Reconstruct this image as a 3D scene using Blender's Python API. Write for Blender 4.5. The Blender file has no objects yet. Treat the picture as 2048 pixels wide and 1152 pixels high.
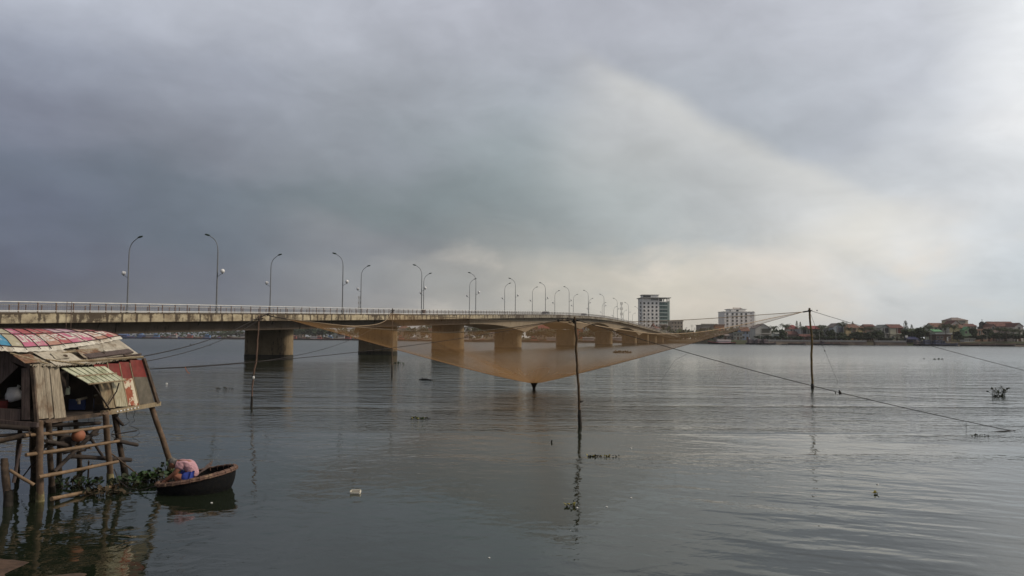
import bpy, math, random
from mathutils import Vector, Matrix, noise as mnoise
R = math.radians
random.seed(7)
C = bpy.context.scene.collection
scene = bpy.context.scene

# ---------------------------------------------------------------- camera
CAM_H, PITCH, ROLL, F = 3.29, R(3.56), R(0.286), 1600.0
cam = bpy.data.cameras.new('camera'); camo = bpy.data.objects.new('camera', cam); C.objects.link(camo)
cam.sensor_width = 36; cam.lens = 36*F/2048; cam.clip_start = .1; cam.clip_end = 12000
_r0 = Vector((1,0,0)); _u0 = Vector((0,-math.sin(PITCH),math.cos(PITCH))); FWD = Vector((0,math.cos(PITCH),math.sin(PITCH)))
RGT = _r0*math.cos(ROLL)+_u0*math.sin(ROLL); UPV = -_r0*math.sin(ROLL)+_u0*math.cos(ROLL)
m = Matrix((RGT,UPV,-FWD)).transposed().to_4x4(); m.translation = (0,0,CAM_H)
camo.matrix_world = m; scene.camera = camo
# ---------------------------------------------------------------- light and sky
SUN_AZ, SUN_EL = R(101), R(36)          # azimuth clockwise from +Y
sun = bpy.data.lights.new('sun','SUN'); suno = bpy.data.objects.new('sun', sun); C.objects.link(suno)
sun.energy = 2.1; sun.angle = R(11); sun.color = (1,.86,.68)
sd = Vector((math.sin(SUN_AZ)*math.cos(SUN_EL), math.cos(SUN_AZ)*math.cos(SUN_EL), math.sin(SUN_EL)))
suno.rotation_euler = sd.to_track_quat('Z','Y').to_euler()
scene.view_settings.view_transform = 'Standard'; scene.view_settings.look = 'None'
scene.view_settings.exposure = 0; scene.view_settings.gamma = 1; scene.view_settings.use_curve_mapping = False

class NT:
    """tiny helper to write node graphs"""
    def __init__(s, nt): s.nt = nt
    def n(s, t, **kw):
        x = s.nt.nodes.new(t)
        for k,v in kw.items(): setattr(x,k,v)
        return x
    def put(s, sock, v):
        if isinstance(v, bpy.types.NodeSocket): s.nt.links.new(v, sock)
        elif v is not None:
            if isinstance(v,(tuple,list)) and sock.type=='RGBA' and len(v)==3: v = (*v,1)
            sock.default_value = v
    def math(s, op, a, b=None, c=None, clamp=False):
        x = s.n('ShaderNodeMath', operation=op); x.use_clamp = clamp
        s.put(x.inputs[0], a)
        if b is not None: s.put(x.inputs[1], b)
        if c is not None: s.put(x.inputs[2], c)
        return x.outputs[0]
    def vmath(s, op, a, b=None):
        x = s.n('ShaderNodeVectorMath', operation=op); s.put(x.inputs[0], a)
        if b is not None: s.put(x.inputs[1], b)
        return x.outputs[0]
    def mix(s, f, a, b, mode='MIX'):
        x = s.n('ShaderNodeMix', data_type='RGBA', blend_type=mode)
        s.put(x.inputs[0], f); s.put(x.inputs[6], a); s.put(x.inputs[7], b); return x.outputs[2]
    def noise(s, vec, scale, detail=3, rough=.5, dist=0.):
        x = s.n('ShaderNodeTexNoise'); s.put(x.inputs['Vector'], vec); x.inputs['Scale'].default_value = scale
        x.inputs['Detail'].default_value = detail; x.inputs['Roughness'].default_value = rough; x.inputs['Distortion'].default_value = dist
        return x.outputs['Fac']
    def ss(s, v, a, b, lo=0., hi=1.):
        x = s.n('ShaderNodeMapRange', interpolation_type='SMOOTHSTEP'); s.put(x.inputs[0], v)
        x.inputs[1].default_value=a; x.inputs[2].default_value=b; x.inputs[3].default_value=lo; x.inputs[4].default_value=hi
        return x.outputs[0]
    def scale(s, v, k):
        x = s.n('ShaderNodeVectorMath', operation='MULTIPLY'); s.put(x.inputs[0], v); x.inputs[1].default_value = k; return x.outputs[0]
    def ramp(s, f, stops, interp='LINEAR'):
        x = s.n('ShaderNodeValToRGB'); x.color_ramp.interpolation = interp; e = x.color_ramp.elements
        while len(e) < len(stops): e.new(.5)
        for i,(p,c) in enumerate(stops): e[i].position = p; e[i].color = (*c,1) if len(c)==3 else c
        s.put(x.inputs[0], f); return x.outputs[0]

def lin(r,g,b):
    f = lambda v: (v/255/12.92 if v/255<=.04045 else ((v/255+.055)/1.055)**2.4)
    return (f(r),f(g),f(b))

world = bpy.data.worlds.new('World'); scene.world = world; world.use_nodes = True
W = NT(world.node_tree); world.node_tree.nodes.clear()
geo = W.n('ShaderNodeTexCoord').outputs['Generated']
sep = W.n('ShaderNodeSeparateXYZ'); W.put(sep.inputs[0], geo)
deg = 180/math.pi
az0 = W.math('MULTIPLY', W.math('ARCTAN2', sep.outputs[0], sep.outputs[1]), deg)
el0 = W.math('MULTIPLY', W.math('ARCSINE', sep.outputs[2]), deg)
nz1 = W.math('SUBTRACT', W.noise(W.scale(geo,(1,1,2.2)), 2.3, 4, .5), .5)
nz2 = W.math('SUBTRACT', W.noise(W.scale(geo,(1,1,2.6)), 5.5, 4, .5), .5)
az = W.math('ADD', az0, W.math('MULTIPLY', nz1, 12.))
el = W.math('ADD', el0, W.math('MULTIPLY', nz2, 5.5))
t = W.math('DIVIDE', W.math('ADD', az, 180.), 360.)
def A(px): return (math.degrees(math.atan((px-1024)/1600))+180)/360
def row(cols, back):
    st = [(0,lin(*back))]+[(A(x),lin(*c)) for x,c in cols]+[(1,lin(*back))]
    return W.ramp(t, st, 'B_SPLINE' if False else 'EASE')
BACK=(146,147,151)
rows = [ # elevation, colours along the azimuth
 (1.0, row([(-400,(84,88,102)),(0,(86,90,105)),(400,(104,108,118)),(700,(138,139,142)),(900,(172,170,165)),(1100,(192,188,178)),(1350,(218,211,197)),(1600,(213,212,206)),(1800,(206,210,212)),(2048,(203,210,213)),(2500,(208,212,216))], BACK)),
 (4.2, row([(-400,(84,89,106)),(0,(86,91,110)),(400,(100,105,118)),(700,(136,139,143)),(900,(160,160,157)),(1100,(188,185,176)),(1300,(211,205,192)),(1600,(220,213,204)),(1800,(206,210,212)),(2048,(205,212,217)),(2500,(210,215,220))], BACK)),
 (6.4, row([(-400,(96,103,119)),(0,(99,106,123)),(400,(99,108,120)),(700,(120,125,133)),(1000,(148,153,153)),(1250,(166,173,174)),(1500,(182,187,189)),(1750,(216,213,206)),(1850,(214,214,213)),(2048,(217,222,226)),(2500,(225,228,232))], BACK)),
 (9.8, row([(-400,(103,110,126)),(0,(106,114,129)),(400,(110,119,130)),(800,(128,138,142)),(1050,(142,152,155)),(1250,(166,174,176)),(1450,(180,186,190)),(1650,(192,196,200)),(1850,(205,209,213)),(2048,(224,227,230)),(2500,(235,238,240))], BACK)),
 (13.2, row([(-400,(122,127,142)),(0,(128,133,148)),(400,(133,138,149)),(700,(146,152,160)),(1050,(150,159,163)),(1250,(166,172,175)),(1500,(176,182,189)),(1700,(184,189,197)),(1850,(206,210,216)),(2048,(242,243,244)),(2500,(248,248,248))], BACK)),
 (16.5, row([(-400,(144,150,166)),(0,(150,156,171)),(400,(157,162,174)),(800,(156,161,169)),(1100,(164,170,177)),(1500,(178,183,191)),(1800,(196,200,208)),(2048,(240,242,244)),(2500,(248,248,248))], BACK)),
 (22.5,row([(-400,(182,187,198)),(0,(187,192,204)),(500,(185,189,199)),(1000,(178,181,191)),(1500,(188,191,200)),(1800,(204,207,215)),(1950,(222,225,230)),(2060,(248,250,251)),(2500,(248,250,251))], BACK)),
 (40., row([(-400,(100,103,102)),(600,(108,112,108)),(1000,(124,128,124)),(1600,(160,162,160)),(2048,(212,215,220)),(2600,(226,229,232))], BACK)),
]
col = rows[0][1]
for i in range(1,len(rows)):
    e0,e1 = rows[i-1][0], rows[i][0]
    col = W.mix(W.ss(el, e0, e1), col, rows[i][1])
# long bright cloud edge running down to the right, and a fainter one above it
def beam(x0,y0,x1,y1,soft,fall,gain,c):
    def ae(x,y):
        a = math.atan((x-1024)/1600); return math.degrees(a), math.degrees(math.atan((675.5+.005*(x-1024)-y)/1600*math.cos(a)))
    a0,e0 = ae(x0,y0); a1,e1 = ae(x1,y1); L = math.hypot(a1-a0,e1-e0); dx,dy = (a1-a0)/L,(e1-e0)/L
    azw = W.math('ADD', az0, W.math('MULTIPLY', nz1, 2.)); elw = W.math('ADD', el0, W.math('MULTIPLY', nz2, 2.4))
    ra = W.math('SUBTRACT', azw, a0); re = W.math('SUBTRACT', elw, e0)
    along = W.math('ADD', W.math('MULTIPLY', ra, dx), W.math('MULTIPLY', re, dy))
    below = W.math('ADD', W.math('MULTIPLY', ra, dy), W.math('MULTIPLY', re, -dx))   # positive below the edge
    edge = W.ss(below, -soft, soft)
    fade = W.math('POWER', 2.718, W.math('MULTIPLY', W.math('MAXIMUM', below, 0.), -1/fall))
    win = W.math('MULTIPLY', W.ss(along, -3., 3.), W.ss(along, L-3, L+7, 1., 0.))
    return W.math('MULTIPLY', W.math('MULTIPLY', edge, fade), W.math('MULTIPLY', win, gain)), c
f,c = beam(1200,105,1850,440,.85,5.0,.70,lin(219,218,213)); col = W.mix(f, col, c)
f,c = beam(880,-60,1240,150,1.6,2.5,.18,lin(196,198,206)); col = W.mix(f, col, c)
f,c = beam(600,405,900,520,1.0,2.6,.38,lin(158,158,160)); col = W.mix(f, col, c)
def streaks(ang, sc, lo, hi, amp):
    c_,s_ = math.cos(R(ang)), math.sin(R(ang))
    u = W.math('ADD', W.math('MULTIPLY', az, c_), W.math('MULTIPLY', el, s_)); v = W.math('ADD', W.math('MULTIPLY', az, -s_), W.math('MULTIPLY', el, c_))
    cv = W.n('ShaderNodeCombineXYZ'); W.put(cv.inputs[0], W.math('MULTIPLY', u, sc*.22)); W.put(cv.inputs[1], W.math('MULTIPLY', v, sc)); 
    return W.ss(W.noise(cv.outputs[0], 1., 4, .55, .2), lo, hi, 1-amp, 1+amp)
st1 = streaks(-38, .13, .3, .7, .045); st2 = streaks(-8, .3, .3, .7, .025)
mott = W.ss(W.noise(W.scale(geo,(1,1,2.0)), 11., 6, .62, .5), .25, .75, .945, 1.055)
puff = W.noise(W.scale(geo,(1,1,2.4)), 7., 6, .55, .3)
band = W.math('MULTIPLY', W.math('MULTIPLY', W.ss(el0, .5, 2.), W.ss(el0, 4., 9., 1., 0.)), W.ss(az0,-14.,2.))
col = W.mix(W.math('MULTIPLY', W.ss(puff,.5,.72), W.math('MULTIPLY', band, .55)), col, lin(228,218,205))
col = W.mix(W.math('MULTIPLY', W.ss(puff,.5,.30), W.math('MULTIPLY', band, .30)), col, lin(150,158,162))
big = W.noise(W.scale(geo,(1,1,1.8)), 3.2, 5, .55)
g = W.ss(big,.3,.7,.93,1.07)
col = W.mix(1., col, W.n('ShaderNodeCombineColor').outputs[0], 'MULTIPLY') if False else W.vmath('SCALE', col)
col.node.inputs['Scale'].default_value = 1; W.nt.links.new(W.math('MULTIPLY', W.math('MULTIPLY', g, st1), W.math('MULTIPLY', st2, mott)), col.node.inputs['Scale'])
sky = W.n('ShaderNodeTexSky', sky_type='NISHITA'); sky.sun_disc = False; sky.sun_elevation = SUN_EL; sky.sun_rotation = SUN_AZ
sk = W.n('ShaderNodeVectorMath', operation='SCALE'); W.put(sk.inputs[0], sky.outputs[0]); sk.inputs['Scale'].default_value = .1
full = W.mix(.97, sk.outputs[0], col)
low = W.mix(W.ss(el0,-3.,-.2), lin(95,98,100), full)
bg = W.n('ShaderNodeBackground'); W.put(bg.inputs[0], low); bg.inputs[1].default_value = 1.0
wo = W.n('ShaderNodeOutputWorld'); W.put(wo.inputs[0], bg.outputs[0])

# ---------------------------------------------------------------- helpers
def ray(px,py):
    return (FWD*F + RGT*(px-1024) - UPV*(py-576)).normalized()
CO = Vector((0,0,CAM_H))
def at(px,py,Y):            # point of the place seen at (px,py) of the 2048 px photo, Y metres in front
    d = ray(px,py); return CO + d*(Y/d.y)
def onwater(px,py,z=0.):
    d = ray(px,py); return CO + d*((z-CAM_H)/d.z)
class MB:
    def __init__(s): s.v=[]; s.f=[]; s.m=[]; s.sm=[]
    def add(s, vs, fs, mi=0, smooth=False):
        o=len(s.v); s.v += [Vector(p) for p in vs]
        for f in fs: s.f.append([o+i for i in f]); s.m.append(mi); s.sm.append(smooth)
        return s
    def box(s, c, d, mi=0, rz=0., M=None):
        x,y,z = d[0]/2,d[1]/2,d[2]/2
        vs=[Vector((a*x,b*y,e*z)) for e in (-1,1) for b in (-1,1) for a in (-1,1)]
        if M is not None: vs=[M@v for v in vs]
        if rz: vs=[Matrix.Rotation(rz,3,'Z')@v for v in vs]
        vs=[v+Vector(c) for v in vs]
        return s.add(vs,[(0,2,3,1),(4,5,7,6),(0,1,5,4),(2,6,7,3),(0,4,6,2),(1,3,7,5)],mi)
    def beam(s, a, b, w, h, mi=0, up=(0,0,1)):
        a=Vector(a); b=Vector(b); d=(b-a); L=d.length; d/=L; up=Vector(up)
        x=d.cross(up); x = x.normalized() if x.length>1e-4 else Vector((1,0,0)); u=x.cross(d)
        M=Matrix((x,d,u)).transposed(); return s.box((a+b)/2,(w,L,h),mi,0,M)
    def tube(s, pts, r, n=8, mi=0, cap=True, smooth=True):
        pts=[Vector(p) for p in pts]; k=len(pts)
        rs = r if isinstance(r,(list,tuple)) else [r]*k
        ref=None; rings=[]
        for i,p in enumerate(pts):
            d=(pts[min(i+1,k-1)]-pts[max(i-1,0)]).normalized()
            if ref is None: ref = Vector((1,0,0)) if abs(d.x)<.8 else Vector((0,1,0))
            x=(ref-d*ref.dot(d)).normalized(); y=d.cross(x); ref=x
            rings.append([p+(x*math.cos(2*math.pi*j/n)+y*math.sin(2*math.pi*j/n))*rs[i] for j in range(n)])
        vs=[v for q in rings for v in q]
        fs=[(i*n+j,i*n+(j+1)%n,(i+1)*n+(j+1)%n,(i+1)*n+j) for i in range(k-1) for j in range(n)]
        s.add(vs,fs,mi,smooth)
        if cap: s.add(rings[0],[tuple(range(n))[::-1]],mi); s.add(rings[-1],[tuple(range(n))],mi)
        return s
    def prism(s, poly, z0, z1, mi=0, top=True, bot=True):       # vertical prism over a plan polygon
        n=len(poly); vs=[Vector((p[0],p[1],z0)) for p in poly]+[Vector((p[0],p[1],z1)) for p in poly]
        s.add(vs,[(i,(i+1)%n,n+(i+1)%n,n+i) for i in range(n)],mi)
        if top: s.add(vs[n:],[tuple(range(n))],mi)
        if bot: s.add(vs[:n],[tuple(range(n))[::-1]],mi)
        return s
    def slab(s, quad, th, mi=0):                                # planar-ish polygon given thickness along its normal
        q=[Vector(p) for p in quad]; nrm=(q[1]-q[0]).cross(q[-1]-q[0]).normalized()*th; n=len(q)
        vs=q+[p-nrm for p in q]
        return s.add(vs,[tuple(range(n)),tuple(range(n,2*n))[::-1]]+[(i,n+i,n+(i+1)%n,(i+1)%n) for i in range(n)],mi)
    def ball(s, c, r, mi=0, nu=12, nv=8):
        c=Vector(c); r = Vector(r) if isinstance(r,(tuple,list,Vector)) else Vector((r,r,r)); vs=[];fs=[]
        for i in range(nv+1):
            th=math.pi*i/nv
            for j in range(nu):
                ph=2*math.pi*j/nu; vs.append(c+Vector((r.x*math.sin(th)*math.cos(ph),r.y*math.sin(th)*math.sin(ph),r.z*math.cos(th))))
        for i in range(nv):
            for j in range(nu): fs.append((i*nu+j,(i+1)*nu+j,(i+1)*nu+(j+1)%nu,i*nu+(j+1)%nu))
        return s.add(vs,fs,mi,True)
    def obj(s, name, mats, parent=None):
        if not isinstance(mats,(list,tuple)): mats=[mats]
        off=Vector((0,0,0)); p=parent
        while p is not None: off+=p.location; p=p.parent
        me=bpy.data.meshes.new(name); me.from_pydata([tuple(v-off) for v in s.v],[],s.f)
        for mt in mats: me.materials.append(mt)
        me.polygons.foreach_set('material_index', s.m); me.polygons.foreach_set('use_smooth', s.sm); me.update()
        o=bpy.data.objects.new(name,me); C.objects.link(o)
        if parent is not None: o.parent=parent
        return o
def tag(o,label=None,cat=None,group=None,kind=None):
    if label: o['label']=label
    if cat: o['category']=cat
    if group: o['group']=group
    if kind: o['kind']=kind
    return o
def thing(name,label,cat,loc=(0,0,0),group=None):
    o=bpy.data.objects.new(name,None); C.objects.link(o); o.location=loc; o.empty_display_size=.2
    return tag(o,label,cat,group)
def dup(root, loc=None, rz=None, label=None, group=None, scale=None, parent=None):
    r=root.copy(); C.objects.link(r)
    if parent is not None: r.parent=parent
    if loc is not None: r.location=loc
    if rz is not None: r.rotation_euler=(0,0,rz)
    if scale is not None: r.scale=scale
    if label: r['label']=label
    if group: r['group']=group
    for ch in list(root.children): dup(ch,parent=r)
    return r
def rebase(o, loc):
    """put a mesh thing's origin at its own base"""
    loc=Vector(loc)
    o.data.transform(Matrix.Translation(-loc)); o.location=loc; return o

def mat(name, col, rough=.8, var=.15, scale=3., bump=0., spec=.3, metal=0., col2=None, f=(.4,.65), stretch=None, alpha=None):
    m=bpy.data.materials.new(name); m.use_nodes=True; N=NT(m.node_tree); b=m.node_tree.nodes['Principled BSDF']
    g=N.n('ShaderNodeTexCoord').outputs['Object']
    if stretch: g=N.scale(g,stretch)
    n=N.noise(g,scale,5,.6)
    lo=tuple(c*(1-var) for c in col); hi=tuple(min(1,c*(1+var)) for c in col)
    cc=N.mix(N.ss(n,.3,.7),lo,hi)
    if col2: cc=N.mix(N.ss(N.noise(g,scale*.45,5,.65),*f),cc,col2)
    N.put(b.inputs['Base Color'],cc); b.inputs['Roughness'].default_value=rough; b.inputs['Metallic'].default_value=metal
    b.inputs['Specular IOR Level'].default_value=spec
    if bump:
        bp=N.n('ShaderNodeBump'); bp.inputs['Distance'].default_value=bump; N.put(bp.inputs['Height'],n); N.put(b.inputs['Normal'],bp.outputs[0])
    return m
HAZE=.00011
# ---------------------------------------------------------------- water and land
def water_mat():
    m=bpy.data.materials.new('river_water'); m.use_nodes=True; N=NT(m.node_tree); b=m.node_tree.nodes['Principled BSDF']
    p=N.n('ShaderNodeNewGeometry').outputs['Position']; sp=N.n('ShaderNodeSeparateXYZ'); N.put(sp.inputs[0],p)
    x,y=sp.outputs[0],sp.outputs[1]
    rot=N.n('ShaderNodeVectorRotate',rotation_type='Z_AXIS'); N.put(rot.inputs[0],p); rot.inputs['Angle'].default_value=R(-12); q=rot.outputs[0]
    patch=N.noise(N.scale(p,(.35,1,1)),.05,3,.55); streak=N.noise(N.scale(p,(.12,1,1)),.22,3,.55,.4)
    edge=N.math('ADD',y,N.math('ADD',N.math('MULTIPLY',N.math('SUBTRACT',patch,.5),26.),N.math('MULTIPLY',N.math('SUBTRACT',streak,.5),16.)))
    wind=N.ss(edge,30.,42.)
    mid=N.math('MULTIPLY',N.ss(edge,19.,26.),N.ss(streak,.40,.60))
    swell=N.math('MULTIPLY',N.ss(x,-1.,6.),N.ss(y,26.,13.))
    rot2=N.n('ShaderNodeVectorRotate',rotation_type='Z_AXIS'); N.put(rot2.inputs[0],p); rot2.inputs['Angle'].default_value=R(24)
    h1=N.math('MULTIPLY',N.noise(N.scale(q,(.9,1,1)),1.9,3,.5,.5),N.math('ADD',N.math('MULTIPLY',wind,.010),N.math('ADD',N.math('MULTIPLY',mid,.034),.013)))
    h2=N.math('MULTIPLY',N.noise(N.scale(q,(.7,1,1)),4.2,3,.6,.4),N.math('ADD',N.math('MULTIPLY',wind,.016),N.math('ADD',N.math('MULTIPLY',mid,.020),.0018)))
    far=N.ss(y,45.,160.)
    h3=N.math('MULTIPLY',N.noise(N.scale(rot2.outputs[0],(.5,1,1)),.45,3,.55,.3),N.math('ADD',.035,N.math('MULTIPLY',wind,.12)))
    h4=N.math('ADD',N.math('MULTIPLY',N.noise(p,6.,2,.5),N.math('MULTIPLY',N.math('MULTIPLY',wind,N.ss(y,150.,45.)),.006)),N.math('MULTIPLY',N.noise(N.scale(p,(.55,1,1)),.13,4,.6,.3),N.math('MULTIPLY',far,.30)))
    h5=N.math('MULTIPLY',N.noise(N.scale(rot2.outputs[0],(.30,1,1)),1.15,2,.45,.25),N.math('MULTIPLY',swell,.050))
    near=N.ss(y,150.,45.,.08,1.)
    h=N.math('ADD',N.math('ADD',N.math('MULTIPLY',N.math('ADD',h1,h2),near),N.math('ADD',h3,h4)),h5)
    bp=N.n('ShaderNodeBump'); bp.inputs['Distance'].default_value=1.; bp.inputs['Strength'].default_value=1.; N.put(bp.inputs['Height'],h)
    N.put(b.inputs['Normal'],bp.outputs[0])
    N.put(b.inputs['Base Color'],N.mix(N.ss(patch,.35,.65),(.011,.016,.009),(.017,.022,.013)))
    b.inputs['IOR'].default_value=1.333; b.inputs['Specular Tint'].default_value=(.94,1.,.93,1)
    N.put(b.inputs['Roughness'],N.math('ADD',N.math('MULTIPLY',N.ss(y,40.,200.),.19),N.math('ADD',N.math('MULTIPLY',wind,.03),.008)))
    return m
wm=water_mat()
o=MB().add([(-3400,-60,0),(3400,-60,0),(3400,3000,0),(-3400,3000,0)],[(0,1,2,3)]).obj('water',wm); tag(o,kind='structure')

SH=[(-1500,1500),(-300,1100),(0,1030),(250,960),(480,900),(700,800),(950,640),(1150,600),(1300,575),(1400,530),(1440,492),(1600,482),(1800,462),(2048,438),(2400,415),(3200,380)]
def shoreY(px):
    for (a,ya),(b,yb) in zip(SH,SH[1:]):
        if a<=px<=b: return ya+(yb-ya)*(px-a)/(b-a)
    return SH[0][1] if px<SH[0][0] else SH[-1][1]
def colX(px,Y): return at(px,676,Y).x
GZ=2.7
gm=mat('bank_earth',(.10,.085,.055),.95,.35,.12,col2=(.045,.06,.025),f=(.45,.6))
mb=MB(); pxs=list(range(-1500,3201,25)); ed=[]
for px in pxs:
    Y=shoreY(px)+1.5*math.sin(px*.031)+1.0*math.sin(px*.083); ed.append((colX(px,Y),Y))
rowsP=[[(x,y,-.4) for x,y in ed],[(x,y+1.2,.5) for x,y in ed],[(x*(y+7)/y,y+7,2.2) for x,y in ed],[(x*(y+12)/y,y+12,GZ-.15) for x,y in ed],[(x*(y+260)/y,y+260,GZ) for x,y in ed],[(x*2900/y,2900,GZ+1) for x,y in ed]]
vs=[p for r_ in rowsP for p in r_]; n=len(ed)
mb.add(vs,[(i*n+j,i*n+j+1,(i+1)*n+j+1,(i+1)*n+j) for i in range(len(rowsP)-1) for j in range(n-1)],0,True)
tag(mb.obj('ground',gm),kind='structure')
# foreground mud strip at the lower left corner
mudm=mat('wet_mud',(.085,.052,.035),.7,.4,6,bump=.03)
mb=MB(); NX,NY=80,40; vs=[]
for j in range(NY+1):
    for i in range(NX+1):
        x=-14+i*.14; edge=onwater(max(-200,min(300,1024+x/11.2*1600)),1132,0).y
        yy=4+(j/NY)*(12.1-4)-max(0,(x+7.6))*.38*(j/NY)+.07*mnoise.noise(Vector((x*1.5,0,4)))*(j/NY)
        z=.22*(1-(j/NY)**3)-.03+.05*mnoise.noise(Vector((x*1.3,yy*1.3,0)))
        vs.append((x,yy,z))
mb.add(vs,[(j*(NX+1)+i,j*(NX+1)+i+1,(j+1)*(NX+1)+i+1,(j+1)*(NX+1)+i) for j in range(NY) for i in range(NX)],0,True)
tag(mb.obj('mud_bank',mudm),kind='structure')

# ---------------------------------------------------------------- bridge
TH=math.atan(512/1600); SN,CS=math.sin(TH),math.cos(TH)
def BP(s,q,z): return Vector((s*SN-q*CS, s*CS+q*SN, z))
TAB=[(-60,2.9),(53.5,6.32),(82.4,7.15),(112.9,7.92),(143.3,8.75),(173.8,9.65),(204.2,10.55),(234.6,11.4),(265,12.1),(295.5,12.65),(325.9,12.86),(356.4,12.6),(386.8,12.0),(417.3,11.2),(464.5,10.0),(523,8.4),(575,7.1),(640,5.4),(760,3.9),(900,3.8)]
def _lz(s):
    for (a,za),(b,zb) in zip(TAB,TAB[1:]):
        if a<=s<=b: return za+(zb-za)*(s-a)/(b-a)
    return TAB[0][1] if s<TAB[0][0] else TAB[-1][1]
def Z(s): return sum(_lz(s+d) for d in (-24,-16,-8,0,8,16,24))/7
PS=[-37.2,-2.2,32.8,67.8,102.8,137.8,172.8,218,288,358,428,473,508,543,578,613]
def depth(s):
    if s<=172.8 or s>=473: return 3.25
    for a,b in ((218,288),(288,358),(358,428)):
        if a<=s<=b: u=(s-(a+b)/2)/((b-a)/2); return 3.3+2.75*abs(u)**1.9
    if s<218: return 3.25+2.8*((s-172.8)/45.2)**2.2
    return 3.25+2.8*((473-s)/45)**2.2
def conc(name,c1,c2,stain,amount,streak=1.):
    m=bpy.data.materials.new(name); m.use_nodes=True; N=NT(m.node_tree); b=m.node_tree.nodes['Principled BSDF']
    p=N.n('ShaderNodeNewGeometry').outputs['Position']
    n1=N.noise(p,.35,5,.6); n2=N.noise(N.scale(p,(1.3,1.3,.22*streak)),1.1,6,.7); n3=N.noise(p,1.7,6,.7)
    c=N.mix(N.ss(n1,.3,.7),c1,c2)
    k=N.ss(N.math('ADD',N.math('MULTIPLY',n2,.6),N.math('MULTIPLY',n3,.4)),.60-amount*.18,.66-amount*.10)
    c=N.mix(N.math('MULTIPLY',k,.9),c,stain)
    c=N.mix(N.ss(n3,.62,.5,0,.25),c,stain)
    N.put(b.inputs['Base Color'],c); b.inputs['Roughness'].default_value=.9; b.inputs['Specular IOR Level'].default_value=.2
    bp=N.n('ShaderNodeBump'); bp.inputs['Distance'].default_value=.05; N.put(bp.inputs['Height'],n3); N.put(b.inputs['Normal'],bp.outputs[0])
    return m
def fascia_mat():
    m=bpy.data.materials.new('stained_parapet_concrete'); m.use_nodes=True; N=NT(m.node_tree); b=m.node_tree.nodes['Principled BSDF']
    uv=N.n('ShaderNodeUVMap').outputs[0]; sp=N.n('ShaderNodeSeparateXYZ'); N.put(sp.inputs[0],uv); u,v=sp.outputs[0],sp.outputs[1]
    c=N.mix(N.ss(N.noise(N.scale(uv,(6,1.,1)),1.,5,.6),.3,.7),(.27,.22,.15),(.50,.44,.31))
    blot=N.noise(N.scale(uv,(5.,.7,1)),1.,6,.72,.6); fine=N.noise(N.scale(uv,(16.,.9,1)),1.,5,.7,.4); long_=N.noise(N.scale(uv,(.9,.1,1)),1.,2,.5)
    per=N.math('ABSOLUTE',N.math('SUBTRACT',N.math('FRACT',N.math('ADD',N.math('MULTIPLY',u,5.),.45)),.5))     # one drip line below each rail post
    drip=N.ss(per,.36,.5,0.,.16)
    k=N.math('ADD',N.math('ADD',N.math('MULTIPLY',blot,.62),N.math('MULTIPLY',fine,.45)),N.math('ADD',drip,N.math('ADD',N.ss(v,.70,1.,0.,.20),N.math('MULTIPLY',N.math('SUBTRACT',long_,.5),.5))))
    c=N.mix(N.ss(u,16.5,21.,0.,.75),c,(.20,.19,.165))
    c=N.mix(N.ss(k,.49,.64,0.,.92),c,(.055,.04,.03)); c=N.mix(N.ss(v,.10,.0,0.,.5),c,(.10,.075,.05))
    N.put(b.inputs['Base Color'],c); b.inputs['Roughness'].default_value=.9; b.inputs['Specular IOR Level'].default_value=.2; return m
m_fascia=fascia_mat()
m_girder=conc('dark_girder_concrete',(.105,.082,.062),(.14,.11,.085),(.055,.045,.035),.5)  # shade of the deck overhang is put into this darker concrete tone
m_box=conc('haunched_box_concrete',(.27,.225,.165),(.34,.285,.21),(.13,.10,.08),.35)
m_pier=conc('pier_concrete',(.24,.18,.11),(.33,.26,.165),(.10,.075,.05),.5)
m_tide=conc('tidemark_concrete',(.055,.05,.04),(.09,.08,.06),(.02,.02,.018),.5)
m_road=mat('bridge_asphalt',(.05,.05,.05),.9,.2,2)
m_white=mat('white_rail_paint',(.66,.66,.64),.5,.1,2)
m_rust=mat('rusty_post_paint',(.16,.11,.09),.8,.35,8)
m_bal=mat('grey_baluster_paint',(.24,.22,.21),.7,.2,4)
bridge=thing('road_bridge','long concrete road bridge with haunched arches and a stained parapet across the river','bridge',(BP(102.8,70.9,0)))
SS=[-60+i*4 for i in range(0,226)]
def sweep(mb,prof,ss,mi=0,caps=True):   # prof(s) -> list of (q,z)
    P=[[BP(s,q,z) for q,z in prof(s)] for s in ss]; n=len(P[0])
    mb.add([v for r_ in P for v in r_],[(i*n+j,i*n+(j+1)%n,(i+1)*n+(j+1)%n,(i+1)*n+j) for i in range(len(ss)-1) for j in range(n)],mi)
    if caps: mb.add(P[0],[tuple(range(n))],mi); mb.add(P[-1],[tuple(range(n))[::-1]],mi)
    return mb
sweep(MB(),lambda s:[(64.62,Z(s)-1.32),(64.62,Z(s)-1.9),(77.0,Z(s)-1.9),(77.0,Z(s)-1.32)],SS).obj('deck',[m_road],bridge)
for q0,q1 in ((64.1,64.6),(77.02,77.5)):
    mb=MB(); sweep(mb,lambda s:[(q0,Z(s)-.98),(q0,Z(s)-2.0),(q1,Z(s)-2.0),(q1,Z(s)-.98)],SS)
    o=mb.obj('parapet_beam',m_fascia,bridge); uvl=o.data.uv_layers.new(name='UVMap')
    for pl in o.data.polygons:
        if pl.index>=(len(SS)-1)*4: continue
        i,j=divmod(pl.index,4); s0,s1=SS[i],SS[i+1]
        for li,vi in zip(pl.loop_indices,pl.vertices): uvl.data[li].uv=(SS[vi//4]/10., 1. if vi%4 in (0,3) else 0.)
SG=[-60+i*2.5 for i in range(0,361)]
gp=lambda s:[(65.5,Z(s)-1.95),(65.7,Z(s)-depth(s)),(76.1,Z(s)-depth(s)),(76.3,Z(s)-1.95)]
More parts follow.
